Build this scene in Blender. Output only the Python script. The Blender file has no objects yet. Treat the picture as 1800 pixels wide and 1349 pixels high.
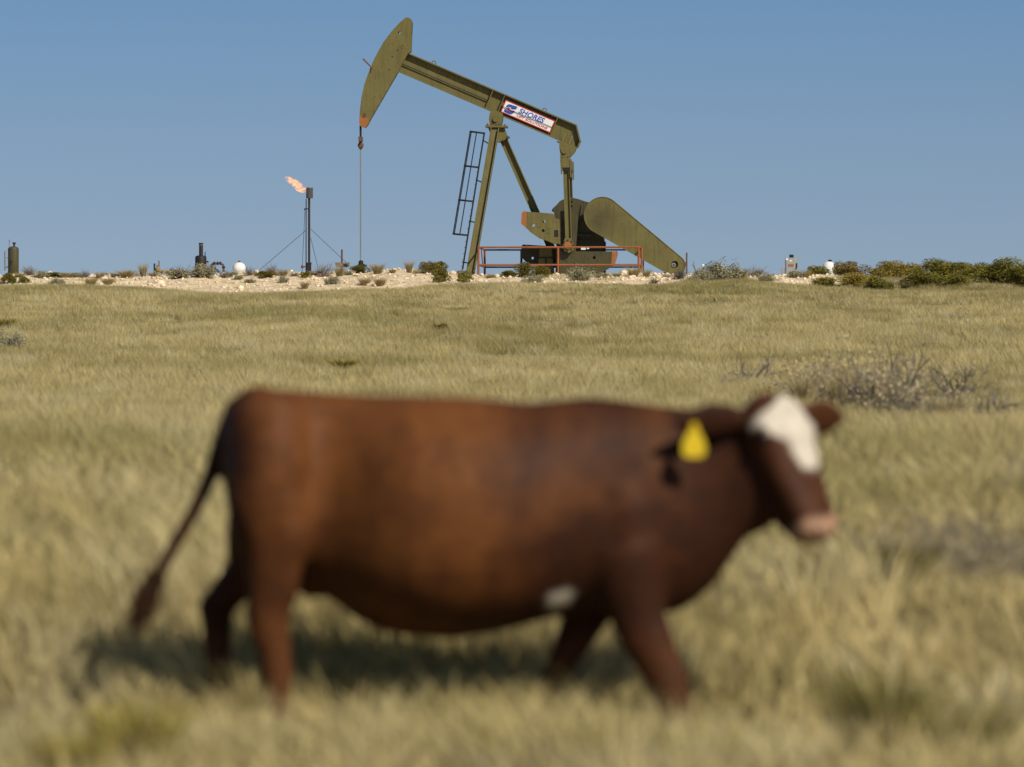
import bpy, bmesh, math, random
import numpy as np
from mathutils import Vector, Matrix

# ------------------------------------------------------------------ camera, world, sun, exposure
scene = bpy.context.scene
COL = scene.collection
FPX = 10000.0          # focal length in pixels of an 1800 pixel wide frame (200 mm on 36 mm)
EYE = 1.42             # camera height above the grass by the cow
HY = 640.0             # row of the horizon
SUN_EL, SUN_AZ = math.radians(41), math.radians(38)   # behind the camera, to its right

cam_d = bpy.data.cameras.new('camera')
cam_d.sensor_width = 36.0
cam_d.lens = 200.0
cam_d.shift_y = -(674.5 - HY) / 1800.0
cam_d.clip_start = 0.5
cam_d.clip_end = 20000
cam_d.dof.use_dof = True
cam_d.dof.focus_distance = 211.0
cam_d.dof.aperture_fstop = 3.4
cam_d.dof.aperture_blades = 0
cam = bpy.data.objects.new('camera', cam_d)
COL.objects.link(cam)
cam.location = (0, 0, EYE)
cam.rotation_euler = (math.pi / 2, 0, 0)
scene.camera = cam

world = bpy.data.worlds.new('World')
scene.world = world
world.use_nodes = True
wn = world.node_tree
wn.nodes.clear()
w_out = wn.nodes.new('ShaderNodeOutputWorld')
w_bg = wn.nodes.new('ShaderNodeBackground')
w_sky = wn.nodes.new('ShaderNodeTexSky')
w_sky.sky_type = 'NISHITA'
w_sky.sun_disc = False
w_sky.sun_elevation = SUN_EL
w_sky.sun_rotation = math.pi - SUN_AZ
w_sky.altitude = 1000
w_sky.air_density = 1.0
w_sky.dust_density = 1.2
w_sky.ozone_density = 2.0
w_tc = wn.nodes.new('ShaderNodeTexCoord')
w_sep = wn.nodes.new('ShaderNodeSeparateXYZ')
w_mad = wn.nodes.new('ShaderNodeMath'); w_mad.operation = 'MULTIPLY_ADD'
w_mad.inputs[1].default_value = 1.9; w_mad.inputs[2].default_value = 0.15
w_max = wn.nodes.new('ShaderNodeMath'); w_max.operation = 'MAXIMUM'; w_max.inputs[1].default_value = 0.02
w_cmb = wn.nodes.new('ShaderNodeCombineXYZ')
w_nrm = wn.nodes.new('ShaderNodeVectorMath'); w_nrm.operation = 'NORMALIZE'
w_hsv = wn.nodes.new('ShaderNodeHueSaturation')
w_hsv.inputs['Saturation'].default_value = 0.95
# thin ground haze: paler and greyer over the lowest four degrees
w_ms = wn.nodes.new('ShaderNodeMapRange'); w_mv = wn.nodes.new('ShaderNodeMapRange')
for w_m, w_lo, w_hi in ((w_ms, .72, 1.08), (w_mv, .87, 1.09)):
    w_m.inputs[1].default_value = .012; w_m.inputs[2].default_value = .066
    w_m.inputs[3].default_value = w_lo; w_m.inputs[4].default_value = w_hi
w_bg.inputs['Strength'].default_value = 0.09
w_hsv.inputs['Hue'].default_value = 0.492
wl = wn.links.new
wl(w_tc.outputs['Generated'], w_sep.inputs[0])
wl(w_sep.outputs['Z'], w_ms.inputs[0]); wl(w_sep.outputs['Z'], w_mv.inputs[0])
wl(w_ms.outputs[0], w_hsv.inputs['Saturation']); wl(w_mv.outputs[0], w_hsv.inputs['Value'])
wl(w_sep.outputs['Z'], w_mad.inputs[0]); wl(w_mad.outputs[0], w_max.inputs[0])
wl(w_sep.outputs['X'], w_cmb.inputs['X']); wl(w_sep.outputs['Y'], w_cmb.inputs['Y']); wl(w_max.outputs[0], w_cmb.inputs['Z'])
wl(w_cmb.outputs[0], w_nrm.inputs[0]); wl(w_nrm.outputs[0], w_sky.inputs['Vector'])
wl(w_sky.outputs[0], w_hsv.inputs['Color']); wl(w_hsv.outputs[0], w_bg.inputs['Color'])
wl(w_bg.outputs[0], w_out.inputs['Surface'])

sun_d = bpy.data.lights.new('sun', 'SUN')
sun_d.energy = 5.0
sun_d.angle = math.radians(0.5)
sun_d.color = (1.0, 0.93, 0.80)
sun = bpy.data.objects.new('sun', sun_d)
COL.objects.link(sun)
SUNV = Vector((math.cos(SUN_EL) * math.sin(SUN_AZ), -math.cos(SUN_EL) * math.cos(SUN_AZ), math.sin(SUN_EL)))
sun.rotation_euler = SUNV.to_track_quat('Z', 'Y').to_euler()
sun.location = (30, -40, 60)

vs = scene.view_settings
vs.view_transform = 'Standard'
vs.look = 'None'
vs.exposure = 0.0
vs.gamma = 1.0
vs.use_curve_mapping = False
scene.render.engine = 'CYCLES'
try:
    scene.cycles.use_denoising = True
    scene.cycles.denoiser = 'OPENIMAGEDENOISE'
    scene.cycles.use_adaptive_sampling = True
    scene.cycles.adaptive_threshold = 0.01
    scene.cycles.max_bounces = 6
    scene.cycles.diffuse_bounces = 3
    scene.cycles.transmission_bounces = 4
    scene.cycles.transparent_max_bounces = 8
    scene.cycles.volume_bounces = 0
except Exception:
    pass

rng = np.random.default_rng(7)
random.seed(7)
SUB = {}

# ------------------------------------------------------------------ noise for python side
def vnoise(x, y, seed=0):
    x = np.asarray(x, float); y = np.asarray(y, float)
    xi = np.floor(x).astype(np.int64); yi = np.floor(y).astype(np.int64)
    fx = x - xi; fy = y - yi
    fx = fx * fx * (3 - 2 * fx); fy = fy * fy * (3 - 2 * fy)
    def h(a, b):
        n = (a * 374761393 + b * 668265263 + seed * 982451653) & 0x7fffffff
        n = ((n ^ (n >> 13)) * 1274126177) & 0x7fffffff
        return ((n ^ (n >> 16)) & 0xffff) / 65535.0
    a = h(xi, yi); b = h(xi + 1, yi); c = h(xi, yi + 1); d = h(xi + 1, yi + 1)
    return a + (b - a) * fx + (c - a) * fy + (a - b - c + d) * fx * fy

def fbm(x, y, seed=0, o=4):
    s = 0; a = 0.5; t = 0
    for i in range(o):
        s = s + a * vnoise(x * 2 ** i + 17.3 * i, y * 2 ** i - 9.1 * i, seed + i); t += a; a *= 0.5
    return s / t

def sstep(a, b, x):
    t = np.clip((x - a) / (b - a), 0, 1)
    return t * t * (3 - 2 * t)

# ------------------------------------------------------------------ terrain height
_TX = np.arange(-60, 260, 0.25)
_TZ = np.interp(_TX, [-60, 0, 20.55, 22.6, 27, 40, 60, 85, 120, 155, 182, 260],
                [-.1, -.05, .02, .42, .52, .60, .68, .95, 1.84, 2.95, 3.75, 3.9])
_k = np.exp(-0.5 * (np.arange(-16, 17) * 0.25 / .5) ** 2); _k /= _k.sum()
_TZ = np.convolve(np.pad(_TZ, 16, mode='edge'), _k, 'valid')
_PB = ([-3000, 0, 150, 250, 330, 400, 480, 560, 640, 700, 760, 820, 900, 1000, 1090, 1150, 1200, 1290, 1350, 1440, 1490, 5000],
       [500, 499, 498, 503, 510, 516, 516, 513, 509, 506, 501, 496, 494, 494, 497, 500, 493, 490, 494, 500, 510, 512])
_PC = ([-3000, 0, 60, 120, 200, 280, 330, 400, 470, 560, 640, 700, 760, 850, 930, 1000, 1100, 1180, 1250, 1320, 1400, 1480, 1560, 5000],
       [488, 487, 484, 487, 486, 487, 485, 484, 482, 483, 480, 476, 480, 487, 486, 486, 484, 485, 484, 484, 485, 488, 490, 490])
PAD = 4.58

def terrain(x, y):
    x = np.asarray(x, float); y = np.asarray(y, float)
    x, y = np.broadcast_arrays(x, y)
    d = np.maximum(y, 1.0)
    base = np.interp(y, _TX, _TZ)
    base = base + (fbm(x * .22, y * .13, 3) - .5) * .16 * sstep(26, 60, y) * (1 - sstep(165, 185, y)) \
                + (fbm(x * .7, y * .7, 5) - .5) * .05
    px = 900 + x * FPX / np.clip(d, 180, 205)
    pb = np.interp(px, *_PB) + 8; pc = np.interp(px, *_PC)
    zb0 = EYE + (HY - pb - 5) * .0182
    zb = EYE + (HY - pb) * .0190
    zc = EYE + (HY - pc) * .0203
    t1 = sstep(150, 182, y)
    z = base * (1 - t1) + zb0 * t1
    t2 = sstep(182, 190, y); z = z * (1 - t2) + zb * t2
    t3 = sstep(189.5, 203, y)
    z = np.where(y > 189.5, zb * (1 - t3) + zc * t3, z)
    bank = sstep(188, 193, y) * (1 - sstep(205, 209, y))
    z = z + bank * ((fbm(x * .9, y * .9, 11, 5) - .5) * .26 + (fbm(x * .25, y * .3, 12, 3) - .5) * .10)
    t4 = sstep(204, 209, y); z = z * (1 - t4) + PAD * t4
    z = z + (fbm(x * .4, y * .4, 21) - .5) * .06 * t4
    z = z - sstep(400, 5000, y) * 1.5
    return z

def sandmask(x, y):
    x = np.asarray(x, float); y = np.asarray(y, float)
    x, y = np.broadcast_arrays(x, y)
    px = 900 + x * FPX / np.clip(y, 180, 212)
    e = (fbm(x * .35, y * .3, 31) - .5) * 8
    rise = sstep(188.5, 191.5, y + e)
    right = 1 - .8 * sstep(1195, 1250, px) + .55 * sstep(1310, 1340, px) - .6 * sstep(1440, 1520, px)
    grassy = 1 - .35 * sstep(820, 880, px) * (1 - sstep(1080, 1110, px))
    left = .9 + .1 * sstep(120, 280, px)
    far = 1 - .6 * sstep(260, 420, y)
    return np.clip(rise * np.clip(right, 0, 1) * grassy * left * far, 0, 1)

def tz(x, y):
    return float(terrain(np.array([x]), np.array([y]))[0])

def ground_at(px, py, lo=14.0, hi=203.0):
    """depth at which the ground shows on row py"""
    ys = np.arange(lo, hi, 0.1)
    xs = (px - 900) * ys / FPX
    rows = HY - (terrain(xs, ys) - EYE) / ys * FPX
    ok = np.where(rows <= py)[0]
    y = ys[ok[0]] if len(ok) else hi
    return (px - 900) * y / FPX, float(y)

# ------------------------------------------------------------------ materials
def new_mat(name):
    m = bpy.data.materials.new(name); m.use_nodes = True
    nt = m.node_tree
    return m, nt, nt.nodes['Principled BSDF']

def rgba(c): return (c[0], c[1], c[2], 1.0)

def painted(name, col, dark, rust=(.12, .045, .018), wear=.62, rough=.55, scale=3.0, metal=0.0, spec=.35, streak=True):
    """weathered paint: cloudy variation, vertical dirt streaks, small rust chips"""
    m, nt, b = new_mat(name)
    N, Lk = nt.nodes.new, nt.links.new
    tc = N('ShaderNodeTexCoord')
    n1 = N('ShaderNodeTexNoise'); n1.inputs['Scale'].default_value = scale * .6; n1.inputs['Detail'].default_value = 6
    Lk(tc.outputs['Object'], n1.inputs['Vector'])
    mp = N('ShaderNodeMapping'); mp.inputs['Scale'].default_value = (7, 7, .7)
    Lk(tc.outputs['Object'], mp.inputs['Vector'])
    n2 = N('ShaderNodeTexNoise'); n2.inputs['Scale'].default_value = scale * .5; n2.inputs['Detail'].default_value = 4
    Lk(mp.outputs[0], n2.inputs['Vector'])
    n3 = N('ShaderNodeTexNoise'); n3.inputs['Scale'].default_value = scale * 4; n3.inputs['Detail'].default_value = 5
    Lk(tc.outputs['Object'], n3.inputs['Vector'])
    r1 = N('ShaderNodeMapRange'); r1.inputs[1].default_value = .35; r1.inputs[2].default_value = .75
    Lk(n1.outputs['Fac'], r1.inputs[0])
    mx1 = N('ShaderNodeMix'); mx1.data_type = 'RGBA'
    mx1.inputs['A'].default_value = rgba(col); mx1.inputs['B'].default_value = rgba([c * .78 for c in col])
    Lk(r1.outputs[0], mx1.inputs['Factor'])
    r2 = N('ShaderNodeMapRange'); r2.inputs[1].default_value = .50; r2.inputs[2].default_value = .70; r2.inputs[4].default_value = .45 if streak else .0
    Lk(n2.outputs['Fac'], r2.inputs[0])
    mx2 = N('ShaderNodeMix'); mx2.data_type = 'RGBA'; mx2.inputs['B'].default_value = rgba(dark)
    Lk(mx1.outputs['Result'], mx2.inputs['A']); Lk(r2.outputs[0], mx2.inputs['Factor'])
    r3 = N('ShaderNodeMapRange'); r3.inputs[1].default_value = wear; r3.inputs[2].default_value = wear + .05; r3.inputs[4].default_value = .75
    Lk(n3.outputs['Fac'], r3.inputs[0])
    mx3 = N('ShaderNodeMix'); mx3.data_type = 'RGBA'; mx3.inputs['B'].default_value = rgba(rust)
    Lk(mx2.outputs['Result'], mx3.inputs['A']); Lk(r3.outputs[0], mx3.inputs['Factor'])
    Lk(mx3.outputs['Result'], b.inputs['Base Color'])
    rr = N('ShaderNodeMapRange'); rr.inputs[3].default_value = rough - .1; rr.inputs[4].default_value = rough + .18
    Lk(n1.outputs['Fac'], rr.inputs[0]); Lk(rr.outputs[0], b.inputs['Roughness'])
    b.inputs['Metallic'].default_value = metal
    b.inputs['Specular IOR Level'].default_value = spec
    bp = N('ShaderNodeBump'); bp.inputs['Strength'].default_value = .15; bp.inputs['Distance'].default_value = .02
    Lk(n3.outputs['Fac'], bp.inputs['Height']); Lk(bp.outputs[0], b.inputs['Normal'])
    return m

OLIVE = (.136, .116, .034)
M_OLIVE = painted('olive_paint', OLIVE, (.062, .054, .019), wear=.63)
M_OILY = painted('oily_olive_paint', (.062, .056, .022), (.016, .013, .008), wear=.60, rough=.45, scale=4)
M_ORANGE = painted('orange_paint', (.31, .115, .030), (.20, .075, .025), rust=(.15, .08, .04), wear=.62)
M_RAIL = painted('rail_paint', (.27, .085, .026), (.15, .05, .02), wear=.62)
M_BLACK = painted('black_steel', (.012, .011, .011), (.02, .014, .01), rust=(.05, .025, .014), wear=.62)
M_SOOT = painted('soot_pipe', (.020, .014, .012), (.035, .02, .014), rust=(.07, .03, .02), wear=.58)
M_STEEL = painted('bare_steel', (.30, .29, .27), (.16, .14, .12), rust=(.14, .08, .05), wear=.66, rough=.4, metal=.6)
M_DRUM = painted('burnt_steel', (.10, .10, .095), (.035, .032, .03), rust=(.12, .06, .035), wear=.62, rough=.45, metal=.5)
M_TANK = painted('tank_green', (.062, .055, .023), (.035, .03, .015), wear=.66)
M_WHITE = painted('white_paint', (.70, .69, .65), (.55, .52, .47), rust=(.35, .28, .2), wear=.68)
M_GREY = painted('cabinet_grey', (.27, .285, .285), (.2, .21, .2), rust=(.2, .14, .1), wear=.70)
M_YELLOW = painted('valve_yellow', (.26, .19, .07), (.12, .09, .04), wear=.58)
M_RUST = painted('rusty_steel', (.10, .055, .035), (.05, .03, .02), rust=(.2, .09, .05), wear=.55)
M_WOOD = painted('old_wood', (.16, .12, .085), (.08, .06, .045), rust=(.2, .16, .12), wear=.55, rough=.8)
M_RED = painted('red_vinyl', (.42, .02, .025), (.38, .02, .025), wear=.9, streak=False)
M_BLUE = painted('blue_vinyl', (.02, .075, .38), (.02, .07, .33), wear=.9, streak=False)
M_SIGNW = painted('sign_white', (.74, .735, .72), (.66, .65, .62), rust=(.5, .46, .4), wear=.74, streak=False)
M_PLATE = painted('warning_plate', (.28, .10, .06), (.2, .1, .07), wear=.6)

def guard_material():
    m = M_OLIVE.copy(); m.name = 'belt_guard_paint'
    nt = m.node_tree; b = nt.nodes['Principled BSDF']
    N, Lk = nt.nodes.new, nt.links.new
    src = b.inputs['Base Color'].links[0].from_socket
    at = N('ShaderNodeAttribute'); at.attribute_name = 'stain'
    nz = N('ShaderNodeTexNoise'); nz.inputs['Scale'].default_value = 3; nz.inputs['Detail'].default_value = 6
    tc = N('ShaderNodeTexCoord'); Lk(tc.outputs['Object'], nz.inputs['Vector'])
    ad = N('ShaderNodeMath'); ad.operation = 'MULTIPLY_ADD'; ad.inputs[1].default_value = .7; ad.inputs[2].default_value = -.35
    Lk(nz.outputs['Fac'], ad.inputs[0])
    sm = N('ShaderNodeMath'); sm.operation = 'ADD'; sm.use_clamp = True
    Lk(ad.outputs[0], sm.inputs[0]); Lk(at.outputs['Fac'], sm.inputs[1])
    sc = N('ShaderNodeMath'); sc.operation = 'MULTIPLY'; sc.inputs[1].default_value = .62; Lk(sm.outputs[0], sc.inputs[0])
    mx = N('ShaderNodeMix'); mx.data_type = 'RGBA'; mx.inputs['B'].default_value = (.030, .026, .013, 1)
    Lk(src, mx.inputs['A']); Lk(sc.outputs[0], mx.inputs['Factor'])
    Lk(mx.outputs['Result'], b.inputs['Base Color'])
    return m
M_GUARD = guard_material()

def vcol_mat(name, attr='tint', rough=.75, transl=0.0, spec=.2, noise=0.0, nscale=40, sheen=0.0):
    m, nt, b = new_mat(name)
    N, Lk = nt.nodes.new, nt.links.new
    at = N('ShaderNodeAttribute'); at.attribute_name = attr
    src = at.outputs['Color']
    if noise:
        tc = N('ShaderNodeTexCoord')
        nz = N('ShaderNodeTexNoise'); nz.inputs['Scale'].default_value = nscale; nz.inputs['Detail'].default_value = 5
        Lk(tc.outputs['Object'], nz.inputs['Vector'])
        mr = N('ShaderNodeMapRange'); mr.inputs[1].default_value = .3; mr.inputs[2].default_value = .7
        mr.inputs[3].default_value = 1 - noise; mr.inputs[4].default_value = 1 + noise
        Lk(nz.outputs['Fac'], mr.inputs[0])
        ml = N('ShaderNodeVectorMath'); ml.operation = 'SCALE'
        Lk(src, ml.inputs[0]); Lk(mr.outputs[0], ml.inputs['Scale'])
        src = ml.outputs[0]
        bp = N('ShaderNodeBump'); bp.inputs['Strength'].default_value = .35; bp.inputs['Distance'].default_value = .01
        Lk(nz.outputs['Fac'], bp.inputs['Height']); Lk(bp.outputs[0], b.inputs['Normal'])
    Lk(src, b.inputs['Base Color'])
    b.inputs['Roughness'].default_value = rough
    b.inputs['Specular IOR Level'].default_value = spec
    if sheen:
        b.inputs['Sheen Weight'].default_value = sheen
        b.inputs['Sheen Tint'].default_value = (.75, .42, .2, 1)
    if transl:
        out = nt.nodes['Material Output']
        tr = N('ShaderNodeBsdfTranslucent'); Lk(src, tr.inputs['Color'])
        ms = N('ShaderNodeMixShader'); ms.inputs[0].default_value = transl
        Lk(b.outputs[0], ms.inputs[1]); Lk(tr.outputs[0], ms.inputs[2]); Lk(ms.outputs[0], out.inputs['Surface'])
    return m

M_GRASS = vcol_mat('dry_grass', rough=.85, transl=.20, spec=.08)
M_LEAF = vcol_mat('leaves', rough=.7, transl=.32, spec=.2)
M_TWIG = vcol_mat('twigs', rough=.9, spec=.1)
M_ROCK = vcol_mat('limestone', rough=.92, spec=.15, noise=.18, nscale=30)
M_COAT = vcol_mat('cow_coat', rough=.62, spec=.12, noise=.15, nscale=18)

def ground_material():
    m, nt, b = new_mat('ground_soil')
    N, Lk = nt.nodes.new, nt.links.new
    tc = N('ShaderNodeTexCoord')
    def noise(s, d=6):
        n = N('ShaderNodeTexNoise'); n.inputs['Scale'].default_value = s; n.inputs['Detail'].default_value = d
        Lk(tc.outputs['Object'], n.inputs['Vector']); return n
    na, nb, ncn = noise(.35), noise(5.0, 8), noise(1.4)
    def ramp(n, stops):
        r = N('ShaderNodeValToRGB'); e = r.color_ramp.elements
        e[0].position, e[0].color = stops[0][0], rgba(stops[0][1])
        e[1].position, e[1].color = stops[-1][0], rgba(stops[-1][1])
        for p, c in stops[1:-1]:
            k = e.new(p); k.color = rgba(c)
        Lk(n.outputs['Fac'], r.inputs[0]); return r
    soil = ramp(nb, [(.3, (.11, .09, .045)), (.55, (.19, .15, .07)), (.75, (.27, .22, .11))])
    lime = ramp(nb, [(.28, (.50, .375, .225)), (.5, (.70, .55, .36)), (.72, (.80, .67, .48))])
    lime2 = ramp(ncn, [(.3, (.72, .70, .66)), (.7, (1, 1, 1))])
    mul = N('ShaderNodeMix'); mul.data_type = 'RGBA'; mul.blend_type = 'MULTIPLY'; mul.inputs['Factor'].default_value = 1
    Lk(lime.outputs[0], mul.inputs['A']); Lk(lime2.outputs[0], mul.inputs['B'])
    at = N('ShaderNodeAttribute'); at.attribute_name = 'sand'
    ad = N('ShaderNodeMath'); ad.operation = 'MULTIPLY_ADD'; ad.inputs[1].default_value = .5; ad.inputs[2].default_value = -.25
    Lk(ncn.outputs['Fac'], ad.inputs[0])
    s2 = N('ShaderNodeMath'); s2.operation = 'ADD'; Lk(ad.outputs[0], s2.inputs[0]); Lk(at.outputs['Fac'], s2.inputs[1])
    mr = N('ShaderNodeMapRange'); mr.inputs[1].default_value = .3; mr.inputs[2].default_value = .6
    Lk(s2.outputs[0], mr.inputs[0])
    mx = N('ShaderNodeMix'); mx.data_type = 'RGBA'
    Lk(mr.outputs[0], mx.inputs['Factor']); Lk(soil.outputs[0], mx.inputs['A']); Lk(mul.outputs['Result'], mx.inputs['B'])
    Lk(mx.outputs['Result'], b.inputs['Base Color'])
    b.inputs['Roughness'].default_value = .95; b.inputs['Specular IOR Level'].default_value = .1
    bp = N('ShaderNodeBump'); bp.inputs['Strength'].default_value = .9; bp.inputs['Distance'].default_value = .12
    Lk(nb.outputs['Fac'], bp.inputs['Height']); Lk(bp.outputs[0], b.inputs['Normal'])
    return m
M_GROUND = ground_material()

# ------------------------------------------------------------------ mesh helpers
def link_mesh(name, me, mat=None, parent=None):
    o = bpy.data.objects.new(name, me); COL.objects.link(o)
    if mat is not None:
        me.materials.clear(); me.materials.append(mat)
    if parent is not None: o.parent = parent
    return o

def tag(o, label=None, cat=None, group=None, kind=None):
    if label: o['label'] = label
    if cat: o['category'] = cat
    if group: o['group'] = group
    if kind: o['kind'] = kind
    return o

def empty(name, loc, rz=0.0):
    o = bpy.data.objects.new(name, None); COL.objects.link(o)
    o.location = loc; o.rotation_euler = (0, 0, rz); o.empty_display_size = .3
    return o

def np_mesh(name, verts, faces_list, color=None, attr='tint', smooth=False):
    """verts (N,3); faces_list = list of (M,k) int arrays"""
    me = bpy.data.meshes.new(name)
    verts = np.asarray(verts, np.float32)
    me.vertices.add(len(verts)); me.vertices.foreach_set('co', verts.ravel())
    loops = np.concatenate([f.ravel() for f in faces_list]).astype(np.int32)
    tot = np.concatenate([np.full(len(f), f.shape[1], np.int32) for f in faces_list])
    start = np.concatenate([[0], np.cumsum(tot)[:-1]]).astype(np.int32)
    me.loops.add(len(loops)); me.loops.foreach_set('vertex_index', loops)
    me.polygons.add(len(tot)); me.polygons.foreach_set('loop_start', start); me.polygons.foreach_set('loop_total', tot)
    if smooth: me.polygons.foreach_set('use_smooth', np.ones(len(tot), bool))
    me.update(calc_edges=True)
    if color is not None:
        a = me.color_attributes.new(attr, 'FLOAT_COLOR', 'POINT')
        c = np.ones((len(verts), 4), np.float32); c[:, :3] = color
        a.data.foreach_set('color', c.ravel())
    return me

class MB:
    """collects shapes into one mesh"""
    def __init__(s): s.bm = bmesh.new()
    def box(s, c, size, rot=None):
        m = Matrix.Translation(Vector(c))
        if rot is not None: m = m @ rot.to_4x4()
        m = m @ Matrix.Diagonal((size[0], size[1], size[2], 1))
        bmesh.ops.create_cube(s.bm, size=1, matrix=m); return s
    def prism(s, pts, y0, y1, holes=()):
        """pts = (x, z) outline, extruded from y0 to y1; holes = [(x, z, r)]"""
        bm = s.bm; edges = []
        def ring(pp):
            v = [bm.verts.new((p[0], y0, p[1])) for p in pp]
            for i in range(len(v)): edges.append(bm.edges.new((v[i], v[(i + 1) % len(v)])))
        ring(pts)
        for (hx, hz, hr) in holes:
            ring([(hx + hr * math.cos(a), hz + hr * math.sin(a)) for a in np.linspace(0, 2 * math.pi, 15)[:-1]])
        r = bmesh.ops.triangle_fill(bm, use_beauty=True, use_dissolve=False, edges=edges)
        fs = [g for g in r['geom'] if isinstance(g, bmesh.types.BMFace)]
        e = bmesh.ops.extrude_face_region(bm, geom=fs)
        vs_ = [g for g in e['geom'] if isinstance(g, bmesh.types.BMVert)]
        bmesh.ops.translate(bm, verts=vs_, vec=(0, y1 - y0, 0))
        return s
    def tube(s, pts, r, n=8, cap=True):
        pts = [Vector(p) for p in pts]
        rs = r if isinstance(r, (list, tuple)) else [r] * len(pts)
        rings = []; prev = None
        for i, p in enumerate(pts):
            t = (pts[min(i + 1, len(pts) - 1)] - pts[max(i - 1, 0)]).normalized()
            ref = Vector((0, 1, 0)) if abs(t.y) < .9 else Vector((1, 0, 0))
            if prev is not None: u = (prev - t * prev.dot(t)).normalized()
            else: u = ref.cross(t).normalized()
            prev = u; w = t.cross(u)
            rings.append([s.bm.verts.new(p + (u * math.cos(a) + w * math.sin(a)) * rs[i])
                          for a in [2 * math.pi * k / n for k in range(n)]])
        for a, b in zip(rings[:-1], rings[1:]):
            for k in range(n): s.bm.faces.new((a[k], a[(k + 1) % n], b[(k + 1) % n], b[k]))
        if cap:
            s.bm.faces.new(rings[0][::-1]); s.bm.faces.new(rings[-1])
        return s
    def lathe(s, c, prof, n=24):
        """prof = [(r, z)] about the vertical through c"""
        rings = []
        for r, z in prof:
            if r < 1e-5: rings.append([s.bm.verts.new((c[0], c[1], c[2] + z))])
            else: rings.append([s.bm.verts.new((c[0] + r * math.cos(2 * math.pi * k / n), c[1] + r * math.sin(2 * math.pi * k / n), c[2] + z)) for k in range(n)])
        for a, b in zip(rings[:-1], rings[1:]):
            for k in range(n):
                k2 = (k + 1) % n
                if len(a) == 1 and len(b) == 1: continue
                if len(a) == 1: s.bm.faces.new((a[0], b[k2], b[k]))
                elif len(b) == 1: s.bm.faces.new((a[k], a[k2], b[0]))
                else: s.bm.faces.new((a[k], a[k2], b[k2], b[k]))
        return s
    def torus(s, c, R, r, axis='y', n=16, m=6):
        vs_ = []
        for i in range(n):
            a = 2 * math.pi * i / n
            row = []
            for j in range(m):
                b = 2 * math.pi * j / m
                q = (R + r * math.cos(b)); h = r * math.sin(b)
                p = (q * math.cos(a), h, q * math.sin(a)) if axis == 'y' else (q * math.cos(a), q * math.sin(a), h)
                row.append(s.bm.verts.new(Vector(c) + Vector(p)))
            vs_.append(row)
        for i in range(n):
            for j in range(m):
                s.bm.faces.new((vs_[i][j], vs_[(i + 1) % n][j], vs_[(i + 1) % n][(j + 1) % m], vs_[i][(j + 1) % m]))
        return s
    def loft(s, rings):
        rr = [[s.bm.verts.new(p) for p in ring] for ring in rings]
        n = len(rr[0])
        for a, b in zip(rr[:-1], rr[1:]):
            for k in range(n): s.bm.faces.new((a[k], a[(k + 1) % n], b[(k + 1) % n], b[k]))
        s.bm.faces.new(rr[0][::-1]); s.bm.faces.new(rr[-1]); return s
    def ellipsoid(s, c, r, rot=None, sub=3):
        m = Matrix.Translation(Vector(c))
        if rot is not None: m = m @ rot.to_4x4()
        m = m @ Matrix.Diagonal((r[0], r[1], r[2], 1))
        bmesh.ops.create_icosphere(s.bm, subdivisions=sub, radius=1, matrix=m); return s
    def mesh(s, name, smooth=False):
        bmesh.ops.recalc_face_normals(s.bm, faces=s.bm.faces)
        me = bpy.data.meshes.new(name); s.bm.to_mesh(me); s.bm.free()
        if smooth: me.polygons.foreach_set('use_smooth', [True] * len(me.polygons))
        return me
    def build(s, name, mat, parent=None, smooth=False, bevel=0.0):
        if bevel:
            bmesh.ops.recalc_face_normals(s.bm, faces=s.bm.faces)
            es = [e for e in s.bm.edges if len(e.link_faces) == 2 and e.calc_face_angle(0) > .6]
            bmesh.ops.bevel(s.bm, geom=es, offset=bevel, segments=1, affect='EDGES', clamp_overlap=True)
        return link_mesh(name, s.mesh(name, smooth), mat, parent)

# ------------------------------------------------------------------ ground sheet
def build_ground():
    xs = np.concatenate([-np.geomspace(6000, 48, 26), np.arange(-46, 46.01, .36), np.geomspace(48, 6000, 26)])
    ys = np.concatenate([np.linspace(-3000, -20, 12), np.arange(-10, 14, 2.0), np.arange(14, 60, .4), np.arange(60, 184, .8),
                         np.arange(184, 214, .22), np.geomspace(215, 9000, 40)])
    X, Y = np.meshgrid(xs, ys)
    Z = terrain(X, Y)
    v = np.stack([X.ravel(), Y.ravel(), Z.ravel()], 1)
    nx, ny = len(xs), len(ys)
    i = (np.arange(ny - 1)[:, None] * nx + np.arange(nx - 1)[None, :]).ravel()
    f = np.stack([i, i + 1, i + nx + 1, i + nx], 1)
    me = np_mesh('ground', v, [f], smooth=True)
    a = me.attributes.new('sand', 'FLOAT', 'POINT')
    a.data.foreach_set('value', sandmask(X, Y).ravel().astype(np.float32))
    o = link_mesh('ground', me, M_GROUND)
    tag(o, kind='structure', label='straw coloured rangeland rising to a pale stony bank', cat='ground')
build_ground()

# ------------------------------------------------------------------ grass (nobody could count it)
STRAW = np.array((.495, .385, .180)); OLIVEG = (.305, .245, .095); PALE = (.57, .485, .30); GREEN = (.20, .185, .055); TAN = (.38, .26, .11)

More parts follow.
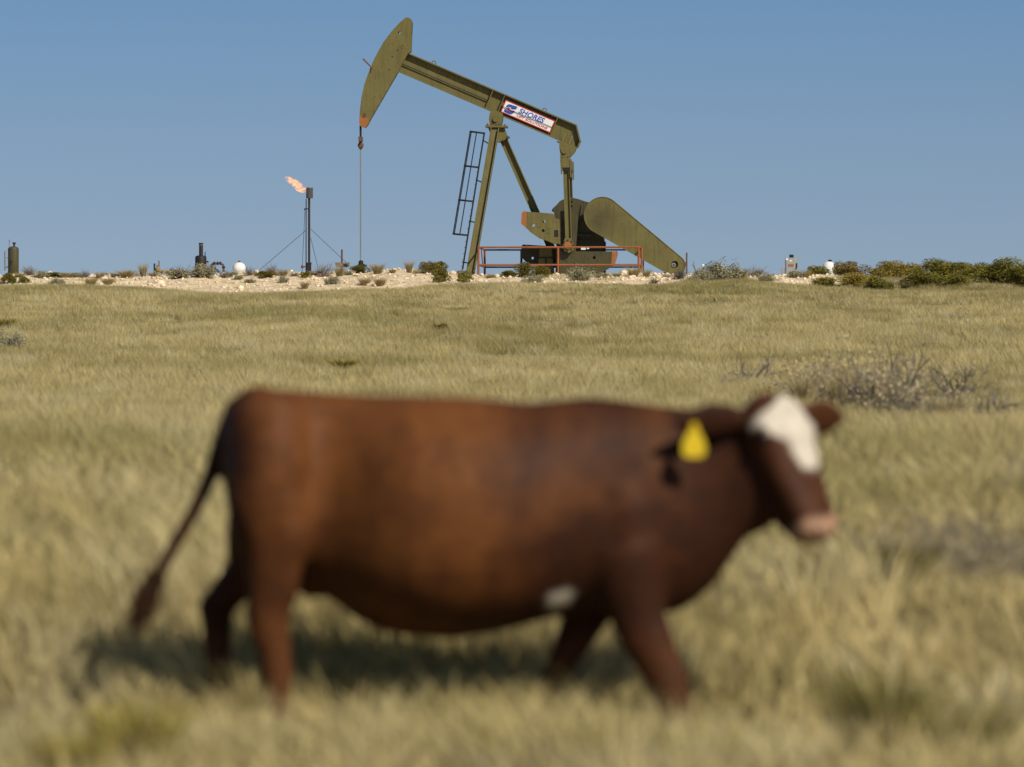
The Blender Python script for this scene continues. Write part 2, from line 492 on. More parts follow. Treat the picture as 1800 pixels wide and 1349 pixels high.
def blade_arrays(base, h, w, ang, lean, col, seg):
    n = len(base)
    dx = np.cos(ang) * w * .5; dy = np.sin(ang) * w * .5
    off = np.stack([dx, dy, np.zeros(n)], 1)
    tip = base + np.stack([lean[:, 0], lean[:, 1], h], 1)
    if seg == 1:
        v = np.stack([base - off, base + off, tip], 1).reshape(-1, 3)
        f = np.arange(n * 3).reshape(n, 3); c = np.repeat(col, 3, 0)
        pass
        return v, [f], c
    mid = base + np.stack([lean[:, 0] * .38, lean[:, 1] * .38, h * .62], 1)
    v = np.stack([base - off, base + off, mid + off * .75, mid - off * .75, tip], 1).reshape(-1, 3)
    i = np.arange(n)[:, None] * 5
    q = i + np.array([[0, 1, 2, 3]]); t = i + np.array([[3, 2, 4]])
    c = np.repeat(col, 5, 0)
    return v, [q, t], c

def grass_color(x, y, n):
    big = fbm(x * .16, y * .07, 41); med = fbm(x * .55, y * .4, 42); fine = vnoise(x * 2.3, y * 2.3, 43)
    g = np.clip((big - .5) * 2.6 + (med - .5) * 2.0 + .30 + .25 * sstep(110, 180, y) + .30 * sstep(1.0, 2.6, x) * sstep(24, 17, y), 0, 1)[:, None]
    c = np.asarray(STRAW) * (1 - g) + np.asarray(OLIVEG) * g
    p = np.clip((fine - .62) * 3, 0, .8)[:, None]; c = c * (1 - p) + np.asarray(PALE) * p
    k = np.clip((fbm(x * .35 + 50, y * .3, 44) - .60) * 5, 0, .6)[:, None]; k = k * .7; c = c * (1 - k) + np.asarray(GREEN) * k
    r = rng.random(n)[:, None]
    c = np.where(r > .90, c * .55 + np.asarray(TAN) * .45, c)
    nr = (.55 * sstep(21, 15.5, y) * np.clip((fbm(x * .8, y * .8, 46) - .25) * 2, 0, 1))[:, None]
    c = c * (1 - nr) + np.array((.20, .165, .045)) * nr
    tone = (.84 + .34 * vnoise(x * 2.1 + 7, y * 1.3, 47))[:, None]
    return c * tone * (.80 + .40 * rng.random(n)[:, None]) * np.array((1.0, 1.04, 1.04))

def build_grass():
    V, F3, F4, Cc = [], [], [], []
    nv = 0
    for (y0, y1, dens, nb, seg, hw) in ((12.5, 24, 105, 16, 2, .010), (24, 40, 80, 14, 2, .010), (40, 90, 70, 18, 1, .0085), (90, 150, 46, 19, 1, .009), (150, 204, 40, 18, 1, .010)):
        # tufts, rejection sampled in a fan a little wider than the view
        area_w = 2 * (.1035 * y1 + 2.6)
        n = int(dens * area_w * (y1 - y0))
        x = (rng.random(n) - .5) * area_w; y = y0 + rng.random(n) * (y1 - y0)
        keep = np.abs(x) < .1035 * y + 2.6
        clump = fbm(x * .9, y * .9, 51, 3)
        keep &= rng.random(n) < np.clip((clump - .32) * 4.0, .04, 1)
        s = sandmask(x, y); keep &= rng.random(n) > np.clip(s * 1.5 + (fbm(x * .8, y * .5, 52) - .5) * 1.2, 0, .95)
        x, y, clump, s = x[keep], y[keep], clump[keep], s[keep]
        n = len(x)
        z = terrain(x, y)
        ht = (.09 + .44 * np.clip(clump - .28, 0, 1) + .10 * rng.random(n) ** 2) * (1.0 - .25 * sstep(35, 80, y) - .2 * sstep(100, 185, y)) * (1 - .3 * s)
        # a trodden line where the cow walks, taller stems just behind it
        ht = ht * (1 - .42 * np.exp(-((y - 20.2) / 1.0) ** 2)) * (1 + .30 * np.exp(-((y - 23.4) / 1.5) ** 2)) * (1 - .25 * sstep(19, 14, y))
        # grazed patch round the brush at the right
        gx = 900 + x * FPX / y; ht = ht * (1 - .62 * sstep(1520, 1580, gx) * sstep(22.4, 23.2, y) * (1 - sstep(27, 28.5, y)))
        col = grass_color(x, y, n)
        # blades of each tuft
        bx = np.repeat(x, nb); by = np.repeat(y, nb); bz = np.repeat(z, nb); bh = np.repeat(ht, nb); m = len(bx)
        rr = rng.random(m) ** .6 * np.repeat(.05 + .09 * rng.random(n), nb); aa = rng.random(m) * 2 * np.pi
        base = np.stack([bx + rr * np.cos(aa), by + rr * np.sin(aa), bz - .01], 1)
        h = bh * (.5 + .7 * rng.random(m))
        spread = h * (.2 + .8 * rng.random(m))
        lean = np.stack([np.cos(aa) * spread - h * .10, np.sin(aa) * spread], 1)
        w = hw * (.5 + .9 * rng.random(m))
        ang = rng.random(m) * np.pi
        c = np.repeat(col, nb, 0) * (.86 + .28 * rng.random(m)[:, None])
        v, fs, cc = blade_arrays(base, h, w, ang, lean, c, seg)
        for f in fs: (F3 if f.shape[1] == 3 else F4).append(f + nv)
        V.append(v); Cc.append(cc); nv += len(v)
    faces = [np.concatenate(F3)] + ([np.concatenate(F4)] if F4 else [])
    me = np_mesh('grass', np.concatenate(V), faces, np.concatenate(Cc))
    o = link_mesh('grass', me, M_GRASS)
    tag(o, 'dry straw and olive grass covering the open rangeland', 'grass', kind='stuff')
build_grass()

# ------------------------------------------------------------------ rubble on the bank (stuff) and single rocks
def rock_shape(seed, sub=1):
    bm = bmesh.new(); bmesh.ops.create_icosphere(bm, subdivisions=sub, radius=1)
    r = np.random.default_rng(seed)
    v = np.array([p.co[:] for p in bm.verts]); bm.faces.ensure_lookup_table()
    f = np.array([[q.index for q in p.verts] for p in bm.faces]); bm.free()
    v = v * (1 + (r.random((len(v), 1)) - .5) * .5)
    for _ in range(4):                                       # chop a few flats
        nrm = r.normal(size=3); nrm /= np.linalg.norm(nrm); d = v @ nrm; lim = .55 + .25 * r.random()
        v = v - np.clip(d - lim, 0, None)[:, None] * nrm
    return v * np.array((1, .8 + .3 * r.random(), .6 + .2 * r.random())), f

def build_rubble():
    shapes = [rock_shape(100 + i) for i in range(8)]
    n = 15000
    x = (rng.random(n) - .5) * 46; y = 188 + rng.random(n) * 17.5
    s = sandmask(x, y)
    keep = rng.random(n) < np.clip((s - .25) * 1.5, 0, 1) * (.35 + .9 * fbm(x * .5, y * .5, 61))
    x, y = x[keep], y[keep]; n = len(x); z = terrain(x, y)
    size = .018 + .07 * rng.random(n) ** 3.5 + .12 * (rng.random(n) > .985) * rng.random(n)
    V, F, Cc = [], [], []; nv = 0
    for i in range(n):
        v, f = shapes[i % 8]
        a = rng.random() * 6.28; ca, sa = math.cos(a), math.sin(a)
        p = v @ np.array([[ca, sa, 0], [-sa, ca, 0], [0, 0, 1]]) * size[i] + (x[i], y[i], z[i] + size[i] * .25)
        V.append(p); F.append(f + nv); nv += len(p)
        t = .75 + .4 * rng.random()
        Cc.append(np.tile(np.array((.70, .56, .385)) * t, (len(p), 1)))
    me = np_mesh('rubble', np.concatenate(V), [np.concatenate(F)], np.concatenate(Cc))
    tag(link_mesh('rubble', me, M_ROCK), 'pale broken limestone rubble strewn over the bank', 'rubble', kind='stuff')
build_rubble()

def rock(px, py, wpx, label, seed, tint=(.64, .52, .37)):
    x, y = ground_at(px, py, 186, 203)
    v, f = rock_shape(seed, 2)
    r = wpx * y / FPX * .5
    me = np_mesh('rock', v * r, [f], np.tile(np.array(tint), (len(v), 1)))
    o = link_mesh('rock', me, M_ROCK); o.location = (x, y, tz(x, y) + r * .3)
    tag(o, label, 'rock', 'larger rocks on the bank')
for a in ((872, 488, 13, 'pale flat-topped boulder on the bank at left end of the orange railing', 1),
          (765, 492, 8, 'small cream rock on the bank left of the twin green bushes', 2),
          (627, 485, 8, 'small pale rock below the wellhead bush', 3),
          (480, 489, 8, 'small cream rock on the bank between tank and flare stack', 4),
          (1112, 488, 11, 'cream rock on the bank under the right end of the orange railing', 5),
          (1130, 493, 9, 'tan rock low on the bank below the belt guard', 6),
          (1158, 489, 12, 'larger cream boulder on the bank below the lower end of the belt guard', 7),
          (1176, 494, 9, 'rightmost rock of the rocky heap under the belt guard', 8),
          (330, 489, 9, 'small cream rock on the bank below the grey-green bushes', 9),
          (1415, 488, 8, 'pale rock on the bank right of the grey cabinet', 10)):
    rock(*a)

# ------------------------------------------------------------------ shrubs
def leafy_mesh(seed, cols, nleaf=2600, leaf=.045, lumps=9, stemc=(.12, .09, .06), squash=1.0):
    """unit bush: 1 wide, 1 high, foot at the origin"""
    r = np.random.default_rng(seed)
    cen = np.stack([(r.random(lumps) - .5) * .66, (r.random(lumps) - .5) * .66, .22 + .5 * r.random(lumps)], 1)
    rad = .17 + .13 * r.random(lumps)
    cen[:, 2] -= (np.hypot(cen[:, 0], cen[:, 1]) > .24) * .16
    tint = r.random(lumps)
    k = r.integers(0, lumps, nleaf)
    d = r.normal(size=(nleaf, 3)); d /= np.linalg.norm(d, axis=1)[:, None]
    p = cen[k] + d * (rad[k] * (.62 + .45 * r.random(nleaf)))[:, None]
    lo = p[:, 2] < .02; p[lo, 2] = .02 + .1 * r.random(lo.sum())
    a = r.normal(size=(nleaf, 3)); a[:, 2] += .5; a /= np.linalg.norm(a, axis=1)[:, None]
    b = np.cross(a, r.normal(size=(nleaf, 3))); b /= np.linalg.norm(b, axis=1)[:, None]
    L = leaf * (.6 + .8 * r.random(nleaf))[:, None]
    v = np.stack([p - a * L, p + b * L * .42, p + a * L, p - b * L * .42], 1).reshape(-1, 3)
    f = np.arange(nleaf * 4).reshape(nleaf, 4)
    c0, c1 = np.array(cols[0]), np.array(cols[1])
    t = np.clip(tint[k] * .7 + .5 * (r.random(nleaf) - .2), 0, 1)[:, None]
    c = np.repeat((c0 * (1 - t) + c1 * t) * (.75 + .5 * r.random(nleaf)[:, None]), 4, 0)
    ext = np.percentile(np.abs(v[:, :2]), 99.5) * 2; zt = np.percentile(v[:, 2], 99.8)
    v = v / np.array((ext, ext, zt)); cen = cen / np.array((ext, ext, zt))
    crown = np_mesh('foliage', v, [f], c)
    V, F, nv = [], [], 0
    for i in range(lumps):
        tip = cen[i] * .95; n3 = 4
        q = np.array((0, 0, -.03)) + r.normal(size=3) * (.03, .03, 0)
        ring0 = np.stack([q + .014 * np.array((math.cos(t_), math.sin(t_), 0)) for t_ in np.arange(n3) * 2 * np.pi / n3])
        ring1 = np.stack([tip + .006 * np.array((math.cos(t_), math.sin(t_), 0)) for t_ in np.arange(n3) * 2 * np.pi / n3])
        V.append(np.concatenate([ring0, ring1]))
        F.append(np.array([[j, (j + 1) % n3, n3 + (j + 1) % n3, n3 + j] for j in range(n3)]) + nv); nv += 2 * n3
    V = np.concatenate(V)
    return crown, np_mesh('stems', V, [np.concatenate(F)], np.tile(np.array(stemc), (len(V), 1)))

def twig_mesh(seed, cols, nmain=26, depth=3, thick=.011, up=.75, leafn=0, leafc=None, leafs=.05):
    """unit twiggy shrub of thin forking stems"""
    r = np.random.default_rng(seed); V, F, Cc = [], [], []; state = [0]
    def seg(p0, p1, r0, r1, c):
        t = p1 - p0; t = t / (np.linalg.norm(t) + 1e-9)
        u = np.cross(t, (.3, .9, .2)); u /= np.linalg.norm(u); w = np.cross(t, u)
        a = np.arange(3) * 2 * np.pi / 3
        o = np.cos(a)[:, None] * u + np.sin(a)[:, None] * w
        V.append(np.concatenate([p0 + o * r0, p1 + o * r1]))
        F.append(np.array([[0, 1, 4, 3], [1, 2, 5, 4], [2, 0, 3, 5]]) + state[0]); state[0] += 6
        Cc.append(np.tile(c, (6, 1)))
    tips = []
    def grow(p, dr, ln, th, lev):
        c = (np.array(cols[0]) + (np.array(cols[1]) - np.array(cols[0])) * r.random()) * (.8 + .4 * r.random())
        q = p
        for _ in range(2):
            d2 = dr + r.normal(size=3) * .22; d2 /= np.linalg.norm(d2)
            q2 = q + d2 * ln * .5; q2[2] = max(q2[2], .01)
            seg(q, q2, th, th * .75, c); q = q2; th *= .75; dr = d2
            if lev > 0:
                for _ in range(int(r.integers(1, 3))):
                    d3 = dr + r.normal(size=3) * .6; d3[2] += .15; d3 /= np.linalg.norm(d3)
                    grow(q, d3, ln * (.45 + .25 * r.random()), th * .7, lev - 1)
        tips.append(q)
    for i in range(nmain):
        a = r.random() * 6.283; el = up + (1 - up) * r.random() * 1.2 - .25 * r.random()
        d = np.array((math.cos(a) * (1.1 - el * .6), math.sin(a) * (1.1 - el * .6), el)); d /= np.linalg.norm(d)
        grow(np.array((math.cos(a), math.sin(a), 0)) * .06 * r.random() - np.array((0, 0, .02)), d, .5 * (.7 + .5 * r.random()), thick * (.7 + .6 * r.random()), depth - 1)
    V = np.concatenate(V); F = [np.concatenate(F)]; C = np.concatenate(Cc)
    if leafn:
        tp = np.array(tips)[r.integers(0, len(tips), leafn)] + r.normal(size=(leafn, 3)) * .06
        a = r.normal(size=(leafn, 3)); a /= np.linalg.norm(a, axis=1)[:, None]
        b = np.cross(a, r.normal(size=(leafn, 3))); b /= np.linalg.norm(b, axis=1)[:, None]
        tp[:, 2] = np.maximum(tp[:, 2], .02)
        v = np.stack([tp - a * leafs, tp + b * leafs * .4, tp + a * leafs, tp - b * leafs * .4], 1).reshape(-1, 3)
        F = [np.concatenate([F[0], np.arange(leafn * 4).reshape(leafn, 4) + len(V)])]
        C = np.concatenate([C, np.repeat(np.array(leafc) * (.7 + .6 * r.random((leafn, 1))), 4, 0)]); V = np.concatenate([V, v])
    ext = np.percentile(np.abs(V[:, :2]), 99) * 2
    V = V / np.array((ext, ext, np.percentile(V[:, 2], 99.5)))
    return np_mesh('twigs', V, F, C)

def straw_mesh(seed, cols, n=420, w=.014):
    r = np.random.default_rng(seed)
    a = r.random(n) * 6.283; rad = r.random(n) ** .7 * .16
    base = np.stack([np.cos(a) * rad, np.sin(a) * rad, -.02 * np.ones(n)], 1)
    h = .45 + .55 * r.random(n) ** .8
    sp = h * (.1 + .5 * r.random(n)); lean = np.stack([np.cos(a) * sp, np.sin(a) * sp], 1)
    t = r.random((n, 1)); c = (np.array(cols[0]) * (1 - t) + np.array(cols[1]) * t) * (.75 + .5 * r.random((n, 1)))
    v, fs, cc = blade_arrays(base, h, w * (.6 + .8 * r.random(n)), r.random(n) * np.pi, lean, c, 2)
    return np_mesh('straw', v, fs, cc)

YG = ((.10, .092, .018), (.24, .19, .035)); DG = ((.125, .12, .022), (.30, .25, .042)); TY = ((.18, .14, .045), (.29, .21, .06))
SG = ((.20, .185, .12), (.32, .29, .19)); GT = ((.16, .13, .11), (.28, .23, .19)); ST = ((.30, .23, .10), (.44, .36, .19)); BT = ((.045, .038, .033), (.27, .24, .20))
LIB = {
    'yellowgreen': [leafy_mesh(201 + i, YG) for i in range(3)],
    'green': [leafy_mesh(221 + i, DG, 3200) for i in range(3)],
    'tanbush': [leafy_mesh(241 + i, TY, 3000, .035) for i in range(2)],
    'biggreen': [leafy_mesh(261 + i, DG, 6500, .03, 16) for i in range(3)],
    'bigyellow': [leafy_mesh(281 + i, ((.21, .165, .03), (.40, .29, .05)), 5500, .03, 13) for i in range(2)],
    'sage': [twig_mesh(301 + i, SG, 34, 3, .020, .62, 3200, (.27, .25, .15)) for i in range(3)],
    'twig': [twig_mesh(321 + i, GT, 46, 3, .020, .6) for i in range(3)],
    'darktwig': [twig_mesh(331 + i, ((.07, .06, .05), (.14, .12, .10)), 44, 3, .026, .55) for i in range(2)],
    'weed': [straw_mesh(381 + i, ((.19, .165, .03), (.36, .28, .06)), 700, .02) for i in range(3)],
    'darkweed': [straw_mesh(391 + i, ((.11, .10, .03), (.24, .20, .06)), 600, .02) for i in range(2)],
    'tawny': [twig_mesh(371 + i, ((.19, .155, .115), (.36, .30, .21)), 46, 3, .012, .62, 700, (.40, .33, .18), .03) for i in range(2)],
    'straw': [straw_mesh(341 + i, ST) for i in range(3)],
    'deadshrub': [twig_mesh(361 + i, BT, 15, 4, .024, .5) for i in range(3)],
}
KIND = {'yellowgreen': ('shrub', 'bush'), 'green': ('shrub', 'bush'), 'tanbush': ('shrub', 'bush'), 'biggreen': ('shrub', 'bush'), 'bigyellow': ('shrub', 'bush'),
        'sage': ('sagebrush', 'bush'), 'twig': ('twiggy_shrub', 'bush'), 'darktwig': ('twiggy_shrub', 'bush'),
        'tawny': ('twiggy_shrub', 'bush'), 'weed': ('weed', 'weed'), 'darkweed': ('weed', 'weed'), 'straw': ('grass_clump', 'grass clump'), 'deadshrub': ('dead_shrub', 'dead bush')}
_cnt = {}
def shrub(kind, px, base, top, wpx, label, group, lo=186.0, hi=203.0, y=None):
    lib = LIB[kind]; i = _cnt.get(kind, 0); _cnt[kind] = i + 1
    if y is None: x, y = ground_at(px, base, lo, hi)
    else: x = (px - 900) * y / FPX
    z = tz(x, y)
    row = HY - (z - EYE) / y * FPX
    h = max(row - top, 3) * y / FPX; w = wpx * y / FPX
    nm, cat = KIND[kind]
    me = lib[i % len(lib)]
    if isinstance(me, tuple):
        o = link_mesh(nm, me[0]); me[0].materials.clear(); me[0].materials.append(M_LEAF)
        c = link_mesh('stem', me[1]); me[1].materials.clear(); me[1].materials.append(M_TWIG); c.parent = o
    else:
        o = link_mesh(nm, me); me.materials.clear(); me.materials.append(M_GRASS if kind == 'straw' else M_TWIG)
    o.location = (x, y, z - .01); o.scale = (w * 1.08, w * 1.08, h * 1.10)
    o.rotation_euler = (0, 0, random.random() * 6.283)
    tag(o, label, cat, group)
    return o

BK = 'scrub along the stony bank'
for a in (
    ('yellowgreen', 15, 500, 481, 30, 'yellow-green bush on the bank in front of the green tank'),
    ('twig', 52, 484, 467, 34, 'grey leafless bush right beside the green tank'),
    ('sage', 77, 488, 477, 28, 'low sage bush on the bank second right of the green tank'),
    ('yellowgreen', 96, 487, 479, 34, 'low yellow-green bush left of the bare bank stretch'),
    ('straw', 122, 488, 478, 30, 'low straw clump left of the bent pipe end'),
    ('twig', 150, 488, 473, 22, 'thin grey twigs left of the bent pipe end'),
    ('straw', 176, 490, 476, 24, 'small dry grass clump touching the bent pipe end'),
    ('straw', 222, 488, 473, 44, 'wide tan grass clump between bent pipe and yellow valve skid'),
    ('straw', 252, 487, 462, 24, 'tall thin dry stalks left of the yellow valve skid'),
    ('sage', 318, 489, 471, 46, 'grey-green bush over the yellow valve skid'),
    ('sage', 356, 488, 466, 56, 'broad grey-green bush below the black heater'),
    ('twig', 393, 489, 474, 28, 'mauve-grey leafless bush under the pipe arch'),
    ('twig', 437, 485, 468, 26, 'grey twigs right of the white ball tank'),
    ('yellowgreen', 468, 488, 477, 28, 'rounded yellow-green bush left under the left guy wire'),
    ('twig', 478, 485, 463, 36, 'airy leafless bush behind the rounded bush by the left guy wire'),
    ('straw', 499, 486, 472, 24, 'straw clump between guy wire and flare stack'),
    ('sage', 499, 497, 486, 18, 'small grey-green bush low on the bank left of the flare stack'),
    ('twig', 518, 486, 477, 24, 'low grey bush just left of the flare stack'),
    ('yellowgreen', 539, 489, 478, 24, 'yellow-green cushion bush at the flare stack foot'),
    ('sage', 441, 498, 490, 22, 'small sage bush on the bare bank below the white ball tank'),
    ('sage', 419, 492, 484, 20, 'small grey bush in front of the white ball tank'),
    ('straw', 536, 508, 493, 26, 'straw clump at the grass edge below the flare stack'),
    ('twig', 571, 486, 462, 40, 'grey-mauve leafless bush between flare stack and wooden box'),
    ('straw', 597, 486, 467, 30, 'yellowish clump in front of the wooden box on a post'),
    ('sage', 583, 500, 487, 28, 'sage bush on the bank below the wooden box'),
    ('yellowgreen', 632, 481, 467, 32, 'rounded yellow-green bush at the wellhead'),
    ('straw', 664, 482, 462, 34, 'tall straw clump right of the wellhead'),
    ('straw', 641, 502, 486, 34, 'pale grass clump on the bank below the wellhead'),
    ('straw', 668, 503, 487, 34, 'pale grass clump on the bank below the tall straw clump'),
    ('straw', 719, 480, 457, 22, 'straw tuft on the bank crest between wellhead and ladder'),
    ('tanbush', 745, 481, 462, 26, 'olive-tan bush left of the twin green bushes'),
    ('yellowgreen', 766, 481, 461, 34, 'olive-yellow bush behind the twin green bushes'),
    ('yellowgreen', 778, 496, 473, 38, 'left of the twin green bushes near the ladder foot'),
    ('green', 815, 497, 477, 32, 'right of the twin green bushes near the ladder foot'),
    ('green', 892, 487, 476, 30, 'low dark green bush behind the left part of the railing'),
    ('yellowgreen', 922, 488, 463, 32, 'tall yellow-green bush in the railing left of its middle post'),
    ('yellowgreen', 950, 489, 469, 32, 'yellow-green bush touching the middle post of the railing'),
    ('sage', 1022, 494, 470, 46, 'grey bush before the counterweight of the pumpjack'),
    ('sage', 940, 498, 485, 44, 'pale grey-green bush below the railing middle'),
    ('straw', 1114, 487, 468, 38, 'straw clump at the right end of the railing'),
    ('straw', 1136, 487, 472, 24, 'small straw clump just right of the railing'),
    ('darktwig', 1195, 491, 473, 32, 'dark leafless bush below the belt guard end'),
    ('darktwig', 1150, 500, 488, 22, 'dark small bush among the rocks below the belt guard'),
    ('sage', 1238, 494, 476, 44, 'pale grey bush left of the big sage bush'),
    ('sage', 1268, 493, 461, 66, 'big domed sage bush between belt guard and grey cabinet'),
    ('straw', 1300, 490, 470, 40, 'tan grass clump right of the big sage bush'),
    ('twig', 1330, 486, 467, 44, 'grey-tan leafless bush left of the grey cabinet'),
    ('sage', 1345, 496, 482, 40, 'low sage bush on the bank left of the grey cabinet'),
    ('sage', 1400, 488, 477, 32, 'low grey bush in front of the grey cabinet'),
    ('straw', 1418, 489, 473, 22, 'straw tuft right of the grey cabinet'),
    ('sage', 1215, 500, 486, 34, 'pale bush at the grass edge right of the dark leafless bush'),
    ('sage', 100, 502, 490, 34, 'sage bush low on the bank far left of the bent pipe'),
    ('straw', 160, 502, 486, 34, 'straw clump at the grass edge below the bent pipe'),
    ('straw', 190, 501, 487, 34, 'wider straw clump at the grass edge right below the bent pipe'),
    ('green', 43, 497, 486, 22, 'small green bush on the bank below the leafless tank bush'),
): shrub(*a, group=BK)
for k, (px, b_, h_, w_) in enumerate(((34, 488, 9, 30), (64, 488, 7, 24), (112, 488, 9, 28), (136, 488, 8, 26), (203, 488, 10, 30), (236, 488, 12, 30), (268, 487, 9, 26), (408, 486, 9, 22), (452, 485, 8, 26),
                                     (488, 485, 9, 24), (553, 485, 10, 28), (612, 484, 8, 24), (690, 480, 8, 22), (733, 481, 10, 26), (862, 489, 8, 26), (1058, 489, 9, 28), (1084, 487, 8, 24), (1172, 488, 8, 24))):
    shrub(('straw', 'tawny', 'straw', 'sage')[k % 4], px, b_, b_ - h_, w_, 'low tan tuft filling the gaps between taller bushes along the bank crest', 'low tufts along the bank crest')
EV = 'evergreen bushes at the right end of the bank'
for a in (
    ('green', 1436, 487, 469, 34, 'dark green bush left of the white dome tank', 204),
    ('tanbush', 1473, 487, 461, 16, 'slim yellowish bush touching the right of the white dome tank', 206),
    ('tanbush', 1502, 490, 462, 50, 'tan rounded bush second right of the white dome tank', 205),
    ('green', 1449, 512, 489, 44, 'low dark green bush standing forward in the grass below the dome tank', 190),
    ('bigyellow', 1508, 504, 481, 56, 'low olive bush in front of the tan rounded bush', 196),
    ('bigyellow', 1555, 493, 462, 44, 'left half of the paired yellow-olive bushes', 204),
    ('bigyellow', 1583, 496, 461, 50, 'right half of the paired yellow-olive bushes', 202),
    ('green', 1545, 506, 488, 40, 'small olive bush before the paired yellow-olive bushes', 194),
    ('green', 1614, 490, 467, 26, 'small dark bush between the pair and the large dome bush', 205),
    ('biggreen', 1618, 506, 474, 56, 'wide low green bush before the large dome bush', 196),
    ('biggreen', 1656, 506, 458, 62, 'large dome-topped green bush left of the yellow bush', 201),
    ('bigyellow', 1692, 500, 464, 34, 'yellow bush between the two largest green bushes', 205),
    ('biggreen', 1722, 505, 465, 52, 'green bush leaning on the tallest bush', 202),
    ('biggreen', 1762, 509, 456, 70, 'tallest dark green bush near the right edge', 199),
    ('biggreen', 1795, 508, 466, 50, 'dark green bush cut by the right edge', 197),
    ('biggreen', 1685, 508, 482, 44, 'low green bush before the yellow bush', 195),
    ('biggreen', 1838, 508, 464, 60, 'outermost green bush just past the right edge', 200),
): shrub(a[0], a[1], a[2], a[3], a[4] * 1.28, a[5], EV, y=a[6])

FD = 'weeds scattered in the field'
for a in (
    ('yellowgreen', 778, 588, 570, 42, 'small yellow-green weed in mid field above the cow rump'),
    ('weed', 805, 552, 539, 50, 'low olive weed below the twin green bushes'),
    ('weed', 604, 652, 630, 62, 'flat yellow-green weed just above the cow back'),
    ('sage', 12, 620, 585, 60, 'pale sage weed at the left edge of the field'),
    ('weed', 10, 582, 558, 50, 'yellow-green weed at the left edge below the bank'),
    ('weed', 240, 1400, 1225, 200, 'blurred olive-green weed in the left foreground'),
    ('weed', 965, 1430, 1262, 250, 'blurred bright yellow-green weed at the bottom middle'),
    ('weed', 140, 1075, 1010, 120, 'blurred yellow weed left of the cow tail'),
    ('weed', 20, 1065, 975, 100, 'blurred yellow weed at the left edge by the cow tail'),
    ('darkweed', 1690, 1420, 1215, 230, 'blurred dark green weed in the right foreground'),
    ('darkweed', 1550, 1380, 1160, 260, 'blurred grey-green weed in the right foreground'),
    ('weed', 130, 1430, 1275, 150, 'blurred yellowish weed in the left corner'),
    ('weed', 1240, 1430, 1270, 190, 'blurred yellow weed right of the bottom middle'),
): shrub(*a, group=FD, lo=14.5, hi=186)
DB = 'leafless bushes in the grass right of the cow head'
for a in (
    ('deadshrub', 1318, 682, 618, 120, 'grey leafless bush just above the cow forehead'),
    ('deadshrub', 1290, 690, 652, 70, 'small dark twigs at the left end of the leafless bushes'),
    ('tawny', 1432, 712, 626, 170, 'tawny wispy scrub right above the cow ear'),
    ('tawny', 1500, 728, 616, 170, 'wispy twig tangle left of the black forked bush'),
    ('straw', 1480, 732, 645, 80, 'pale straw tuft inside the wispy twig tangle'),
    ('deadshrub', 1532, 738, 630, 170, 'dark bare twigs in front of the wispy tangle'),
    ('deadshrub', 1580, 718, 584, 150, 'black forked leafless bush, tallest of the thicket'),
    ('tawny', 1575, 742, 640, 170, 'tawny scrub at the foot of the black forked bush'),
    ('deadshrub', 1680, 708, 622, 130, 'pale grey bare bush right of the thicket'),
    ('tawny', 1650, 735, 672, 150, 'wispy scrub between the thicket and the pale bare bush'),
    ('deadshrub', 1735, 748, 680, 180, 'low sprawling bare branches near the right edge'),
    ('darktwig', 1612, 752, 700, 110, 'dark low twigs at the thicket foot'),
    ('straw', 1665, 746, 695, 80, 'pale straw clump in front of the bare bush'),
    ('straw', 1540, 738, 655, 80, 'straw clump beside the dark bare twigs'),
    ('straw', 1410, 720, 655, 70, 'straw clump between cow ear and thicket'),
): shrub(*a, group=DB, lo=18, hi=150)
for a in (
    ('deadshrub', 1580, 0, 890, 200, 'grey blurred twigs right of the cow muzzle', 25.0),
    ('tawny', 1635, 0, 905, 190, 'tawny blurred scrub under the bare twigs by the muzzle', 25.3),
    ('deadshrub', 1690, 0, 880, 220, 'blurred bare twigs between the muzzle twigs and the dark brush', 25.6),
    ('darktwig', 1765, 0, 915, 220, 'dark blurred brush at the right edge level with the muzzle', 24.6),
    ('tawny', 1740, 0, 925, 200, 'tawny blurred scrub under the brush at the right edge', 24.2),
    ('darkweed', 1590, 0, 945, 150, 'dark olive blurred grass below the grey muzzle twigs', 24.2),
    ('deadshrub', 1795, 0, 780, 150, 'blurred grey bare bush at the right edge above the dark brush', 30.0),
): shrub(*a[:6], group=DB, y=a[6])

# ------------------------------------------------------------------ pumpjack
PD = 212.0                                    # its distance from the camera
PX0 = (960 - 900) * PD / FPX
PTH = math.radians(-2.5)
PZ0 = PAD
pj = empty('pumpjack', (PX0, PD, PZ0), PTH)
tag(pj, 'olive green pumpjack with raised horse head and a lettered white sign', 'pumpjack')
_c, _s = math.cos(PTH), math.sin(PTH)
def PL(px, py, dy=0.0):
    """point of the pumpjack, local, at local depth dy, measured off the photograph"""
    k = (px - 900) / FPX
    xl = (k * (PD + dy * _c) - PX0 + dy * _s) / (_c - k * _s)
    wy = PD + xl * _s + dy * _c
    return Vector((xl, dy, EYE + (HY - py) / FPX * wy - PZ0))
def PXZ(pts, dy): return [(PL(a, b, dy).x, PL(a, b, dy).z) for a, b in pts]
PS = PD / FPX
def hole(px, py, r, dy): q = PL(px, py, dy); return (q.x, q.z, r * PS)

